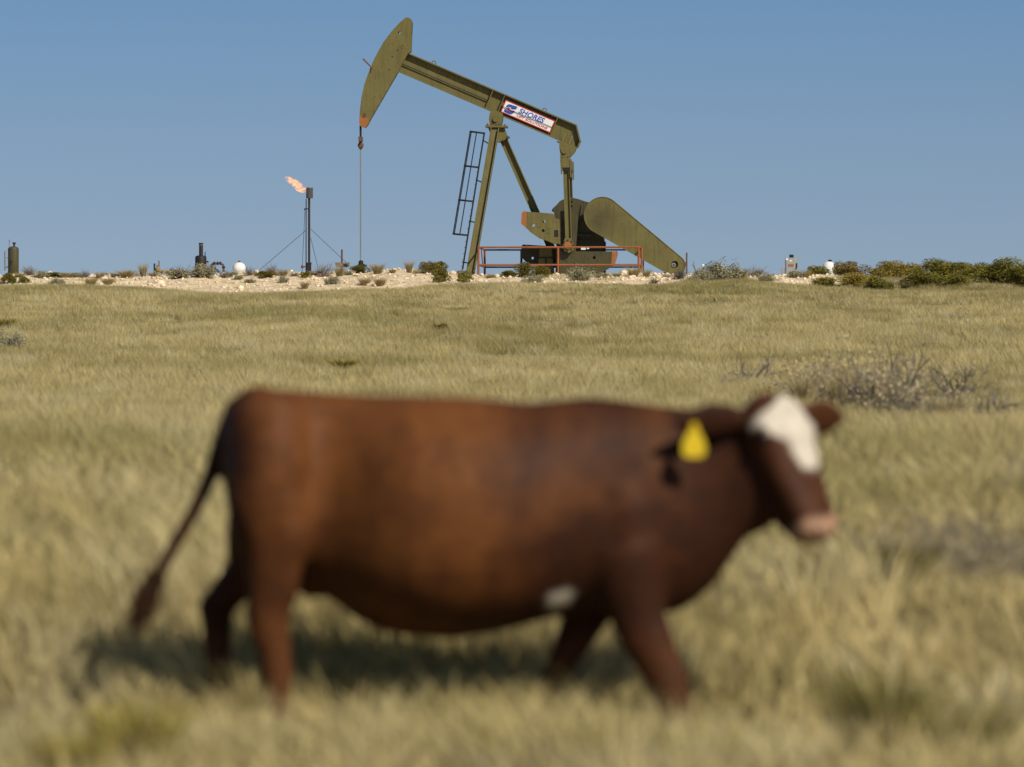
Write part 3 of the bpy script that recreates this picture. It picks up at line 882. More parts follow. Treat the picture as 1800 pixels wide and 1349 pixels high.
# horse head
HHO = [(713.4, 30.8), (719, 31.5), (722.3, 34), (724.3, 39), (722.3, 90.7), (717, 94.5), (699.6, 126), (645.4, 219.3), (641.6, 223.8), (634, 221.8), (632, 216.8),
       (632.3, 196.6), (635.3, 171.4), (640.3, 148.7), (649.2, 123.5), (659.2, 100.8), (673.1, 75.6), (688.2, 55.5), (700.8, 41.6)]
hh = MB().prism(PXZ(HHO, -.27), -.27, .27, [hole(702, 58, 2.3, -.27), hole(698.4, 88.7, 1.1, -.27), hole(689.5, 100.3, 1.2, -.27), hole(684.4, 122.8, 1.2, -.27)]).build('horse_head', M_OLIVE, pj)
MB().prism(PXZ([(631.4, 204.2), (647.6, 208), (648.5, 214.4), (645.8, 219.8), (641.8, 224.4), (633.6, 222.4), (631.4, 217)], -.28), -.28, .28).build('painted_tip', M_ORANGE, hh)
q = PL(640.5, 203, -.28); MB().box(q, (.10, .03, .15), Matrix.Rotation(.35, 3, 'Y')).build('data_plate', M_RUST, hh)
q = PL(707, 82.5, -.275); MB().torus(q, .055, .012).build('lifting_ring', M_OLIVE, hh)
MB().tube([PL(638, 103.6, -.3), PL(654.5, 120, -.3)], .03).tube([PL(653.6, 118, -.3), PL(652.4, 126.5, -.3)], .02).build('locking_rod', M_RUST, hh)
for t in np.linspace(.05, .95, 12):
    q = PL(724 * (1 - t) + 722.6 * t, 40 * (1 - t) + 90 * t, -.2) if t < .4 else PL(699.6 + (645.4 - 699.6) * (t - .4) / .6, 126 + 93 * (t - .4) / .6, -.2)
    MB().box(q, (.05, .07, .07)).build('bolt', M_BLACK, hh)

# walking beam frame: u along the beam, v across it
BA = math.radians(23.2)
Uv = Vector((math.cos(BA), 0, -math.sin(BA))); Vv = Vector((math.sin(BA), 0, math.cos(BA)))
BO = PL(716, 93.3, 0)                         # top edge at the head
def BP(u, v, y=0.0): return BO + Uv * (u * PS) + Vv * (v * PS) + Vector((0, y, 0))
RB = Matrix.Rotation(BA, 3, 'Y')
LEN = 325.0; DEP = 36.0; FW = .21
wb = MB()
o_ = [BP(-16, -1), BP(324, -1), BP(341, -24), BP(341, -34), BP(338, -40.5), BP(306, -36), BP(-10, -35)]
wb.prism([(p.x, p.z) for p in o_], -.03, .03)
def bar(mb, u0, u1, v, th, y0, y1):
    c = BP((u0 + u1) / 2, v, (y0 + y1) / 2); mb.box(c, ((u1 - u0) * PS, abs(y1 - y0), th), RB)
beam = wb.build('walking_beam', M_OLIVE, pj)
f = MB(); bar(f, -14, 324, -.4, .045, -FW, FW)
for (a, b_) in (((324, -.4), (341.5, -24)), ((341.5, -24), (341.5, -34)), ((341.5, -34), (338, -40.5))):
    p, q = BP(*a), BP(*b_); d = q - p
    f.box((p + q) / 2, (d.length + .03, 2 * FW, .045), Matrix.Rotation(math.atan2(-d.z, d.x), 3, 'Y'))
bar(f, -8, 306, -36, .045, -FW, FW)
bar(f, 304, 340, -40, .05, -FW, FW)
f.build('flange', M_OLIVE, beam)
for u in (165.5, 188, 289):
    for ya, yb in ((-.205, -.03), (.03, .205)):
        st = MB(); bar(st, u - .7, u + .7, -18, 34.6 * PS, ya, yb); st.build('stiffener', M_OLIVE, beam)
for u in (312, 325):
    p0, p1 = BP(u, -38.5), BP(u, -20)
    for (ya, yb) in ((-.19, -.03), (.03, .19)):
        st = MB()
        v = [Vector((p0.x, ya, p0.z)), Vector((p0.x, yb, p0.z)), Vector((p1.x, yb if ya < 0 else ya, p1.z))]
        n = Uv * .013
        vv = [st.bm.verts.new(a - n) for a in v] + [st.bm.verts.new(a + n) for a in v]
        st.bm.faces.new(vv[:3]); st.bm.faces.new(vv[3:][::-1])
        for k in range(3): st.bm.faces.new((vv[k], vv[(k + 1) % 3], vv[3 + (k + 1) % 3], vv[3 + k]))
        st.build('stiffener', M_OLIVE, beam)
MB().tube([BP(-6, -21.5, -.09), BP(163, -21.5, -.09)], .02).build('grease_line', M_BLACK, beam)
for u in (50, 262):
    MB().torus(BP(u, 2.2), .07, .018).build('lifting_eye', M_OLIVE, beam)
# sign
sg0 = BP(192.5, -31.2, -.222); SW, SH = 94.8 * PS, 23.4 * PS
def SP(u, v, y=0.0): return sg0 + Uv * u + Vv * v + Vector((0, y, 0))
def sbar(mb, u0, v0, u1, v1, y0, y1): mb.box(SP((u0 + u1) / 2, (v0 + v1) / 2, (y0 + y1) / 2), (u1 - u0, abs(y1 - y0), v1 - v0), RB)
m_ = MB(); sbar(m_, 0, 0, SW, SH, -.008, .012); sign = m_.build('sign', M_SIGNW, beam)
sign['label'] = 'white company sign with blue and red lettering'
m_ = MB(); e = .035
sbar(m_, 0, 0, SW, e, -.014, -.0085); sbar(m_, 0, SH - e, SW, SH, -.014, -.0085); sbar(m_, 0, e, e, SH - e, -.014, -.0085); sbar(m_, SW - e, e, SW, SH - e, -.014, -.0085)
m_.build('border', M_RED, sign)
def logo(pts, mat, nm, y):
    """pts in fractions of the sign height, sheared like the lettering"""
    bm = bmesh.new(); vv = []
    for (a, b_) in pts: vv.append(bm.verts.new(SP(a * SH, b_ * SH, y)))
    ed = [bm.edges.new((vv[i], vv[(i + 1) % len(vv)])) for i in range(len(vv))]
    r = bmesh.ops.triangle_fill(bm, use_beauty=True, edges=ed)
    fs = [g for g in r['geom'] if isinstance(g, bmesh.types.BMFace)]
    ex = bmesh.ops.extrude_face_region(bm, geom=fs)
    bmesh.ops.translate(bm, verts=[g for g in ex['geom'] if isinstance(g, bmesh.types.BMVert)], vec=(0, -.004, 0))
    bmesh.ops.recalc_face_normals(bm, faces=bm.faces)
    me = bpy.data.meshes.new(nm); bm.to_mesh(me); bm.free(); return link_mesh(nm, me, mat, sign)
# the mark, read off the sign: an upper blue hook, a lower blue hook, a red wedge between
def SF(cx, cy):
    """crop pixel (9 px per photo px, origin 860,150) -> sign units of SH"""
    px, py = 860 + cx / 9.0, 150 + cy / 9.0
    dx, dy = px - 892.8, py - 200.6
    u = dx * math.cos(BA) + dy * math.sin(BA); v = dx * math.sin(BA) - dy * math.cos(BA)
    return (u / 23.4, v / 23.4)
logo([SF(*p) for p in ((565, 378), (440, 335), (410, 340), (385, 365), (370, 390), (400, 385), (430, 378), (465, 390), (455, 410), (500, 420), (540, 418))], M_BLUE, 'emblem', -.009)
logo([SF(*p) for p in ((360, 412), (345, 450), (430, 492), (465, 495), (495, 482), (515, 462), (525, 445), (480, 452), (440, 448), (410, 435))], M_BLUE, 'emblem', -.009)
logo([SF(*p) for p in ((385, 400), (420, 385), (452, 396), (440, 415), (470, 432), (520, 440), (480, 450), (440, 444), (410, 425))], M_RED, 'emblem', -.0135)
def lettering(txt, size, xs, off, shear, u, v, width, mat, y):
    cu = bpy.data.curves.new('lettering', 'FONT'); cu.body = txt; cu.size = 1.0; cu.offset = off; cu.shear = shear; cu.extrude = .01
    tmp = bpy.data.objects.new('lettering', cu); COL.objects.link(tmp)
    dg = bpy.context.evaluated_depsgraph_get(); me = bpy.data.meshes.new_from_object(tmp.evaluated_get(dg))
    bpy.data.objects.remove(tmp); bpy.data.curves.remove(cu)
    co = np.array([p.co[:] for p in me.vertices]); x0, x1 = co[:, 0].min(), co[:, 0].max()
    y0, y1 = co[:, 1].min(), co[:, 1].max()
    for p in me.vertices:
        a = (p.co.x - x0) / (x1 - x0) * width; b_ = (p.co.y - y0) / (y1 - y0) * size
        p.co = SP(u + a, v + b_, y - p.co.z * .2)
    me.name = 'lettering'
    return link_mesh('lettering', me, mat, sign)
for p_, q_ in (((296, 362), (1122, 702)), ((340, 392), (1116, 716))):
    a = SF(*p_); b2 = SF(*q_)
    MB().tube([SP(a[0] * SH, a[1] * SH, -.022), SP(b2[0] * SH, b2[1] * SH, -.020)], .0045, 6).build('grease_line', M_BLACK, sign)
a = SF(578, 465); b2 = SF(945, 625)
lettering('SHORES', .41 * SH, 1, .028, .20, a[0] * SH, a[1] * SH - .02, 2.05 * SH, M_BLUE, -.012)
a = SF(548, 527)
lettering('LIFT SOLUTIONS', .185 * SH, 1, .028, .12, a[0] * SH, a[1] * SH - .012, 2.50 * SH, M_RED, -.012)

# samson post
def leg_beam(p_top, p_bot, w, dpt, nm, par=pj):
    """wide flange post between two points: two flanges and a web seen in the x-z plane"""
    d = p_bot - p_top; L = d.length; z = -d.normalized(); x = Vector((1, 0, 0)); x = (x - z * x.dot(z)).normalized(); yv = z.cross(x)
    R = Matrix((x, yv, z)).transposed(); c = (p_top + p_bot) / 2
    mb = MB()
    for s in (-1, 1): mb.box(c + x * s * (w * .5 - .015), (.03, dpt, L), R)
    mb.box(c, (w - .06, .03, L), R)
    return mb.build(nm, M_OLIVE, par)
leg_beam(PL(870.5, 226, -.35), PL(826, 484, -1.35), .31, .30, 'front_leg')
leg_beam(PL(870.5, 226, .35), PL(826, 484, 1.35), .31, .30, 'front_leg')
leg_beam(PL(884, 243, 0), PL(990, 484, 0), .29, .30, 'back_leg')
MB().tube([PL(850, 350, -.85), PL(850, 350, .85)], .05).build('cross_brace', M_OLIVE, pj)
MB().tube([PL(838, 415, -1.1), PL(838, 415, 1.1)], .05).build('cross_brace', M_OLIVE, pj)
MB().prism(PXZ([(853, 220), (891, 221), (891.5, 224.5), (853, 224)], -.45), -.45, .45).build('top_plate', M_OLIVE, pj)
cp = MB().prism(PXZ([(858, 224.6), (886, 225), (893, 243), (877, 248), (874, 244), (862, 236)], -.30), -.30, .30)
cp.prism(PXZ([(876.5, 247), (894.5, 239.5), (895.5, 242), (877, 250.5)], -.34), -.34, .34)
cp.build('post_cap', M_OLIVE, pj)
sb = MB().prism(PXZ([(861, 219.8), (859, 210), (861, 199), (866, 192), (884, 199.5), (883, 212), (881, 219.8)], -.31), -.31, .31)
sad = sb.build('saddle_bearing', M_OLIVE, pj)
for (a_, c_) in ((857, 219), (865, 219), (879, 219.5), (887, 220), (876, 249.5), (885, 246.5), (893, 241)): MB().box(PL(a_, c_, -.36), (.06, .1, .06)).build('bolt', M_RUST, sad)
MB().tube([PL(871, 210, -.38), PL(871, 210, .38)], .10, 14).build('bearing_pin', M_OLIVE, sad)

# ladder with cage
ld = MB()
for dy in (-.95, -.55):
    ld.tube([PL(851.5, 233, dy * .5), PL(822.5, 414, dy), PL(813, 474, dy - .2)], .03, 6)
for t in np.linspace(0.02, .98, 22):
    a = PL(851.5 + (813 - 851.5) * t, 233 + 241 * t, 0); ld.tube([Vector((a.x, -.27 - .65 * t + .0, a.z)), Vector((a.x, -.5 - .62 * t, a.z))], .014, 5)
lad = ld.build('ladder', M_BLACK, pj)
for t in (.06, .35, .65, .95):
    a = PL(851.5 + (813 - 851.5) * t, 233 + 241 * t, 0); b_ = PL(863 + (828 - 863) * t, 240 + 236 * t, 0)
    MB().tube([Vector((a.x, -.42 - .63 * t, a.z)), Vector((b_.x, -.42 - .85 * t, b_.z))], .022, 6).build('bracket', M_BLACK, lad)
cg = MB()
tops = (826.5, 231.5); bots = (796.5, 411.5)
def cage(t, fr, dy):   # fr 0 = outer bar, 1 = at the ladder
    ox, oy = tops[0] + (bots[0] - tops[0]) * t, tops[1] + (bots[1] - tops[1]) * t
    lx, ly = 851.5 + (822.5 - 851.5) * t, 234.7 + (414 - 234.7) * t
    return PL(ox + (lx - ox) * fr, oy + (ly - oy) * fr, dy)
for fr, dy in ((0, -.62), (.08, -.35), (.08, -.85), (.45, -1.0), (.45, -.2)):
    cg.tube([cage(0, fr, dy * .75), cage(1, fr, dy)], .020, 6)
for t in (0.0, .335, .668, 1.0):
    q = .75 + .25 * t
    cg.tube([cage(t, 1, -.95 * q), cage(t, .45, -1.0 * q), cage(t, .08, -.85 * q), cage(t, 0, -.62 * q), cage(t, .08, -.35 * q), cage(t, .45, -.2 * q), cage(t, 1, -.35 * q)], .034, 6)
cg.build('safety_cage', M_BLACK, lad)

# tail bearing, equalizer, pitman arms
tb = MB().prism(PXZ([(983, 247), (1013, 259), (1011, 266), (1004, 274), (998, 281), (987, 277), (983, 262)], -.28), -.28, .28).build('tail_bearing', M_OLIVE, pj)
MB().tube([PL(992, 264.5, -.34), PL(992, 264.5, .34)], .13, 16).build('bearing_cap', M_OLIVE, tb)
MB().box((PL(993, 283, 0)), (.26, 2.7, .24)).build('equalizer', M_OLIVE, pj)
for s in (-1, 1):
    dy = 1.42 * s
    off = 0 if s < 0 else 0
    T, B = PL(994.5, 275, -1.42), PL(1000, 432, -1.42)
    T = Vector((T.x, dy, T.z)); B = Vector((B.x, dy, B.z))
    pm = leg_beam(T, B, .235, .20, 'pitman_arm')
    m_ = MB().prism(PXZ([(988, 278), (1001, 278), (1001.5, 297), (988.5, 297)], -1.42), dy - .13, dy + .13)
    m_.prism(PXZ([(984.5, 272), (987.6, 272), (988.2, 306), (986, 306)], -1.42), dy - .15, dy + .15).prism(PXZ([(1001.8, 280), (1004.2, 280), (1004.6, 312), (1002.2, 312)], -1.42), dy - .15, dy + .15)
    m_.build('clevis', M_OLIVE, pm)
    m_ = MB().box((T + B) / 2 + (T - B) * .355, (.27, .26, .12)); m_.build('clamp_band', M_BLACK, pm)
    m_ = MB().prism(PXZ([(993, 419), (1004, 419), (1009, 430), (1008, 440), (1000, 445), (992, 441), (990, 431)], -1.42), dy - .13, dy + .13); m_.build('pin_housing', M_OLIVE, pm)
    c = PL(998.5, 431.5, -1.42); c = Vector((c.x, dy, c.z))
    m_ = MB().tube([c + Vector((0, .19 * s, 0)), c - Vector((0, .05 * s, 0))], .135, 16); wp = m_.build('wrist_pin', M_ORANGE, pm)
    for k in range(8):
        a_ = k * math.pi / 4; MB().box(c + Vector((.19 * math.cos(a_), .15 * s, .19 * math.sin(a_))), (.045, .05, .045)).build('bolt', M_OILY, wp)

# crank arms with their counterweights
CY = -1.05
for s in (-1, 1):
    dy = CY * -s if s > 0 else CY
    dy = 1.05 * s
    ck = MB().prism(PXZ([(985, 372), (1004, 368), (1017, 380), (1013, 430), (1010, 492), (988, 492), (986, 430)], -1.05), dy - .14, dy + .14).build('crank_arm', M_OILY, pj)
    if s < 0:
        pts = [(916.2, 392), (917.5, 375), (920.3, 372), (971.4, 375.7), (977, 384), (981, 385.5), (986.5, 384.4), (986, 431.5), (981, 428), (976, 430), (963.6, 424.3), (948, 419.4), (932.5, 408.7)]
        cw = MB().prism(PXZ(pts, -1.3), -1.3, -.95, [hole(937.6, 396.4, 2.6, -1.3), hole(956, 389.8, 2.4, -1.3), hole(954.8, 405.8, 2.7, -1.3)]).build('counterweight', M_OLIVE, pj)
        MB().prism(PXZ([(915.7, 393.2), (917, 374.8), (920, 371.6), (925.8, 372), (925, 401.6), (921, 398)], -1.306), -1.306, -.944).build('painted_edge', M_ORANGE, cw)
        m_ = MB().box(PL(978, 410.5, -1.302), (.14, .03, .24)); m_.build('slot_cover', M_BLACK, cw)
        for (u_, v_) in ((947, 396), (964, 399), (964, 407)): MB().box(PL(u_, v_, -1.302), (.12, .02, .18 if u_ < 950 else .14)).build('cast_panel', M_OLIVE, cw)
        pts = [(984, 442), (1084, 442.3), (1085.5, 446), (1080, 464.5), (1071, 471.5), (1049, 485), (1030, 490), (984, 491)]
        cw = MB().prism(PXZ(pts, -1.3), -1.3, -.95, [hole(1044.5, 453.3, 2.6, -1.3)]).build('counterweight', M_OILY, pj)
        MB().prism(PXZ([(1076, 441.9), (1084.3, 441.9), (1086, 445.6), (1080.4, 465), (1074.5, 469.5)], -1.306), -1.306, -.944).build('painted_edge', M_ORANGE, cw)
        for k in range(14):
            MB().box(PL(990 + (k * 37) % 70, 448 + (k * 23) % 36, -1.302), (.05, .03, .05)).build('bolt', M_OILY, cw)
    else:
        pts = [(915.6, 447), (917, 432.5), (919.5, 430), (950, 432), (990, 434), (990, 472), (960, 470), (931, 466), (928, 464.5), (916, 452)]
        MB().prism([(PL(a_, b_, .95).x, PL(a_, b_, .95).z) for a_, b_ in pts], .95, 1.3, [hole(936, 454, 2.3, .95)]).build('counterweight', M_OILY, pj)

# gear reducer
gb = MB().prism(PXZ([(976, 492), (978, 430), (975, 384), (973.5, 374), (969.5, 371), (972, 366), (977, 362), (984.5, 353.5), (993, 349.5), (1004.5, 347.6), (1016, 350), (1029, 354.5), (1035.5, 356),
                     (1047, 362), (1056, 378), (1062, 424), (1060, 440), (1060, 492)], -.55), -.55, .55).build('gear_reducer', M_OILY, pj)
m_ = MB().prism(PXZ([(1003.5, 349), (1013, 350.5), (1013, 440), (1003.5, 440)], -.64), -.64, -.552)
m_.prism(PXZ([(1013.5, 419), (1022, 360), (1026, 357), (1016, 426)], -.62), -.62, -.553)
m_.prism(PXZ([(1014.5, 411), (1042, 412.5), (1042, 416.5), (1014.5, 416)], -.7), -.7, -.554)
m_.prism(PXZ([(1039.5, 416.9), (1042, 417), (1042, 430), (1040, 424)], -.66), -.66, -.554)
m_.build('housing_rib', M_OILY, gb)
for k in range(9): MB().box(PL(1005.5, 354 + k * 8, -.66), (.05, .04, .05)).build('bolt', M_BLACK, gb)
for k in range(5): MB().box(PL(1018 + k * 6, 421, -.57), (.05, .04, .05)).build('bolt', M_BLACK, gb)
MB().prism(PXZ([(944, 492), (949, 434), (970, 434), (974, 492)], -.4), -.4, .4).build('reducer_stand', M_OLIVE, pj)
MB().prism(PXZ([(944.5, 452.5), (972, 452.5), (972, 454.5), (944.5, 454.5)], -.46), -.46, -.402).prism(PXZ([(958, 454.6), (960, 454.6), (963, 489), (960.5, 489)], -.44), -.44, -.403).build('stand_rib', M_BLACK, pj)
MB().prism(PXZ([(1058, 489), (1061, 425), (1064, 425), (1064, 489)], -.5), -.5, .5).build('brake_bracket', M_BLACK, pj)
m_ = MB()
m_.prism(PXZ([(880, 497), (880, 488), (1200, 485), (1200, 497)], -.85), -.85, -.65)
m_.prism([(PL(880, 497, .65).x, PL(880, 497, .65).z), (PL(880, 488, .65).x, PL(880, 488, .65).z), (PL(1200, 485, .65).x, PL(1200, 485, .65).z), (PL(1200, 497, .65).x, PL(1200, 497, .65).z)], .65, .85)
for a_ in (885, 940, 1060, 1130, 1195): m_.box(PL(a_, 491.5, 0), (.2, 1.29, .14))
m_.build('base_frame', M_OLIVE, pj)
MB().prism(PXZ([(1052, 487), (1074, 486), (1074, 497), (1052, 497)], -1.3), -1.3, -.86).build('foot_block', M_OILY, pj)

# belt guard
def tangent_shape(c0, r0, c1, r1, n=18):
    dx, dy = c1[0] - c0[0], c1[1] - c0[1]; L = math.hypot(dx, dy); a = math.atan2(dy, dx); b_ = math.acos((r0 - r1) / L)
    p = [(c0[0] + r0 * math.cos(t), c0[1] + r0 * math.sin(t)) for t in np.linspace(a + b_, a + 2 * math.pi - b_, n)]
    p += [(c1[0] + r1 * math.cos(t), c1[1] + r1 * math.sin(t)) for t in np.linspace(a - b_, a + b_, n // 2)]
    return p
GO = tangent_shape((1059, 379), 32.2, (1186, 467), 18.5, 40)
bgm = MB().prism(PXZ(GO, -1.45), -1.45, -1.0, [hole(1186, 465, 6.0, -1.45)])
bmesh.ops.triangulate(bgm.bm, faces=bgm.bm.faces)
bmesh.ops.subdivide_edges(bgm.bm, edges=bgm.bm.edges, cuts=3, use_grid_fill=True)
me = bgm.mesh('belt_guard')
hub = PL(1056, 388, -1.45)
at = me.attributes.new('stain', 'FLOAT', 'POINT')
at.data.foreach_set('value', [float(np.clip(1.25 - (Vector((p.co.x, -1.45, p.co.z)) - hub).length / .75, 0, 1)) for p in me.vertices])
bg = link_mesh('belt_guard', me, M_GUARD, pj)
m_ = MB()
gx = PXZ(GO, -1.45)
for i in range(len(gx)):
    a_, b_ = gx[i], gx[(i + 1) % len(gx)]
    m_.tube([(a_[0], -1.455, a_[1]), (b_[0], -1.455, b_[1])], .016, 5)
m_.build('guard_rim', M_OLIVE, bg)
MB().prism(PXZ([(1186 + 5.9 * math.cos(t), 465 + 5.9 * math.sin(t)) for t in np.linspace(0, 2 * math.pi, 17)[:-1]], -1.2), -1.2, -1.1).build('sheave_recess', M_BLACK, bg)
q = PL(1184.5, 466, -1.46)
MB().tube([q + Vector((0, -.02, 0)), q + Vector((0, .3, 0))], .085, 16).build('sheave_hub', M_STEEL, bg)
MB().torus(q + Vector((0, .01, 0)), .06, .014).tube([q + Vector((0, -.05, 0)), q + Vector((0, .1, 0))], .03, 10).build('shaft_end', M_BLACK, bg)
mo = MB().tube([PL(1186, 466, -.95), PL(1186, 466, -.1)], .24, 18).box(PL(1186, 479, -.5), (.5, .7, .12)).build('motor', M_OILY, pj)
MB().box(PL(1177, 478, -1.2), (.25, .3, .2)).box(PL(1172, 482, -1.2), (.3, .25, .12)).build('motor_rail', M_BLACK, pj)

# bridle, carrier bar, polished rod
br = MB()
q0 = PL(633.8, 221, 0); q1 = PL(634, 244, 0)
for dy in (-.14, .14): br.tube([Vector((q0.x, dy, q0.z)), Vector((q1.x, dy, q1.z))], .03, 6)
br.build('bridle_cable', M_BLACK, pj)
cb = MB().box(PL(634, 245, 0), (.14, .5, .17)).build('carrier_bar', M_RUST, pj)
MB().lathe(PL(634, 263, 0), [(0, 0), (.05, 0), (.07, .06), (.11, .09), (.11, .2), (.07, .24), (.07, .29), (0, .29)], 12).build('rod_clamp', M_RUST, pj)
MB().tube([PL(634, 226, 0), PL(634, 467, 0)], .024, 8).build('polished_rod', M_STEEL, pj)

# ------------------------------------------------------------------ orange guard railing round the pumpjack
gr = empty('guard_railing', (PX0, PD, PZ0), PTH)
tag(gr, 'rusty orange pipe railing round the crank end of the pumpjack', 'railing')
NY, FY = -2.5, 2.3
def zr(px, py, dy): return PL(px, py, dy)
c00, c10 = PL(841, 437, NY), PL(1125.5, 433, NY)
xl, xr = c00.x, c10.x; zt = (c00.z + c10.z) / 2; zm = PL(980, 466, NY).z; zg = PL(980, 496, NY).z
for nm, z in (('top_rail', zt), ('middle_rail', zm)):
    MB().tube([(xl, NY, z), (xr, NY, z)], .036, 8).build(nm, M_RAIL, gr)
    MB().tube([(xl + .02, FY, z), (xr, FY, z)], .032, 8).build(nm, M_BLACK, gr)
    for x in (xl, xr):
        MB().tube([(x, NY, z), (x, FY, z)], .034, 8).build(nm, M_RAIL, gr)
for (x, y) in ((xl, NY), ((PL(981, 450, NY).x), NY), (xr - .06, NY), (xr + .05, NY + .14), (xl, FY), (xr, FY), ((xl + xr) / 2 + .6, FY), ((xl + xr) / 2 - 1.6, FY)):
    MB().tube([(x, y, zt), (x, y, zg)], .042, 8).build('post', M_RAIL if y < 0 or x == xl else M_BLACK, gr)
MB().tube([(xl + .1, NY, zt), (xl + .1, NY + 1.2, zm)], .02, 6).build('brace', M_RAIL, gr)
tagl = MB().box(PL(1025.5, 437.6, NY - .045), (.17, .03, .08)).box(PL(1033.5, 437, NY - .045), (.09, .03, .05)).build('warning_tag', M_WHITE, gr)

# ------------------------------------------------------------------ other well-site equipment
def at(px, py, d): return Vector(((px - 900) * d / FPX, d, EYE + (HY - py) * d / FPX))
def site(name, px, d, label, cat, group=None):
    x = (px - 900) * d / FPX
    r = empty(name, (x, d, tz(x, d))); tag(r, label, cat, group)
    def loc(a, b_, dy=0.0): return at(a, b_, d) - r.location + Vector((0, dy, 0))
    return r, loc, d / FPX

# wellhead
r, P, s = site('wellhead', 635, 212.0, 'dark wellhead with valves under the polished rod', 'wellhead')
MB().lathe((P(634.5, 470).x, 0, 0), [(.0, 0), (.22, 0), (.22, .1), (.14, .12), (.14, P(0, 470).z), (.19, P(0, 470).z), (.19, P(0, 468.5).z), (.09, P(0, 467).z), (.09, P(0, 460).z), (.05, P(0, 458).z), (0, P(0, 458).z)], 14).build('casing', M_BLACK, r)
MB().tube([P(629, 467), P(641, 467)], .06).tube([P(641, 465.6), P(641, 468.6)], .08).build('side_valve', M_BLACK, r)

# flare stack
FDp = 262.0
r, P, s = site('flare_stack', 542, FDp, 'tall dark flare stack with drum tip and guy wires', 'flare stack')
MB().tube([P(543.4, 349), (P(543.4, 0).x, 0, -.1)], .052, 10).build('stack_pipe', M_SOOT, r)
MB().tube([P(538.3, 350, -.1), (P(538.0, 0).x, -.1, -.1)], .024, 6).build('pilot_pipe', M_SOOT, r)
d_ = MB().lathe((P(544, 349).x, 0, P(544, 349).z), [(.04, 0), (.145, 0), (.158, .03), (.158, .47), (.145, .5), (.135, .49), (.135, .05)], 20).build('burner_drum', M_DRUM, r)
MB().box(P(538.5, 367.5, -.05), (.17, .06, .045)).box(P(535.6, 368.5, -.05), (.05, .06, .09)).build('igniter_bracket', M_BLACK, r)
MB().box(P(543, 470.5, -.06), (.22, .2, .42)).box(P(543, 463, -.06), (.26, .24, .06)).build('valve_box', M_BLACK, r)
MB().tube([P(537, 469, -.1), P(529, 470.5, -.1)], .03).tube([P(531.5, 467, -.1), P(531.5, 472, -.1)], .05).build('drain_tap', M_RUST, r)
gw = FDp
for (a0, a1, dy) in (((546, 403), (622, 474), -1.0), ((538, 405), (452, 481), -1.0), ((546, 418), (557, 472), 2.0), ((536, 371), (531, 468), .3)):
    p0 = P(a0[0], a0[1]); p1 = P(a1[0], a1[1], dy)
    dd = (p1 - p0); k = (p0.z + .0) / max(p0.z - p1.z, .1)
    MB().tube([p0, p0 + dd * k], .011, 5).build('guy_wire', M_BLACK, r)
# flame
def flame():
    mb = MB(); c = [at(541, 331, FDp), at(533, 334.5, FDp), at(526, 329, FDp), at(519, 323.5, FDp), at(511, 318, FDp), at(504, 313.5, FDp), at(500.5, 312, FDp)]
    mb.tube(c, [.10, .16, .22, .19, .16, .12, .05], 14)
    mb.bm.verts.ensure_lookup_table()
    me = mb.mesh('gas_flame', True)
    m = bpy.data.materials.new('flame'); m.use_nodes = True; nt = m.node_tree; nt.nodes.clear()
    N, Lk = nt.nodes.new, nt.links.new
    out = N('ShaderNodeOutputMaterial'); em = N('ShaderNodeEmission')
    tc = N('ShaderNodeTexCoord'); mp = N('ShaderNodeMapping'); mp.inputs['Rotation'].default_value = (0, math.radians(-33), 0); mp.inputs['Scale'].default_value = (3.2, 5, 7.0)
    nz = N('ShaderNodeTexNoise'); nz.inputs['Scale'].default_value = 1.0; nz.inputs['Detail'].default_value = 5; nz.inputs['Distortion'].default_value = 1.2
    mr = N('ShaderNodeMapRange'); mr.inputs[1].default_value = .46; mr.inputs[2].default_value = .74; mr.inputs[3].default_value = 0; mr.inputs[4].default_value = 14.0
    cr = N('ShaderNodeValToRGB'); cr.color_ramp.elements[0].position = .45; cr.color_ramp.elements[0].color = (1, .36, .12, 1); cr.color_ramp.elements[1].position = .68; cr.color_ramp.elements[1].color = (1, .55, .22, 1)
    Lk(tc.outputs['Object'], mp.inputs['Vector']); Lk(mp.outputs[0], nz.inputs['Vector']); Lk(nz.outputs['Fac'], mr.inputs[0]); Lk(nz.outputs['Fac'], cr.inputs[0])
    Lk(cr.outputs[0], em.inputs['Color']); Lk(mr.outputs[0], em.inputs['Strength']); ab = N('ShaderNodeVolumeAbsorption'); ab.inputs['Color'].default_value = (.75, .35, .05, 1); md = N('ShaderNodeMath'); md.operation = 'MULTIPLY'; md.inputs[1].default_value = .7; Lk(mr.outputs[0], md.inputs[0]); Lk(md.outputs[0], ab.inputs['Density'])
    ads = N('ShaderNodeAddShader'); Lk(em.outputs[0], ads.inputs[0]); Lk(ab.outputs[0], ads.inputs[1]); Lk(ads.outputs[0], out.inputs['Volume'])
    o = link_mesh('gas_flame', me, m)
    tag(o, 'orange gas flame blowing left from the flare stack tip', 'flame')
flame()

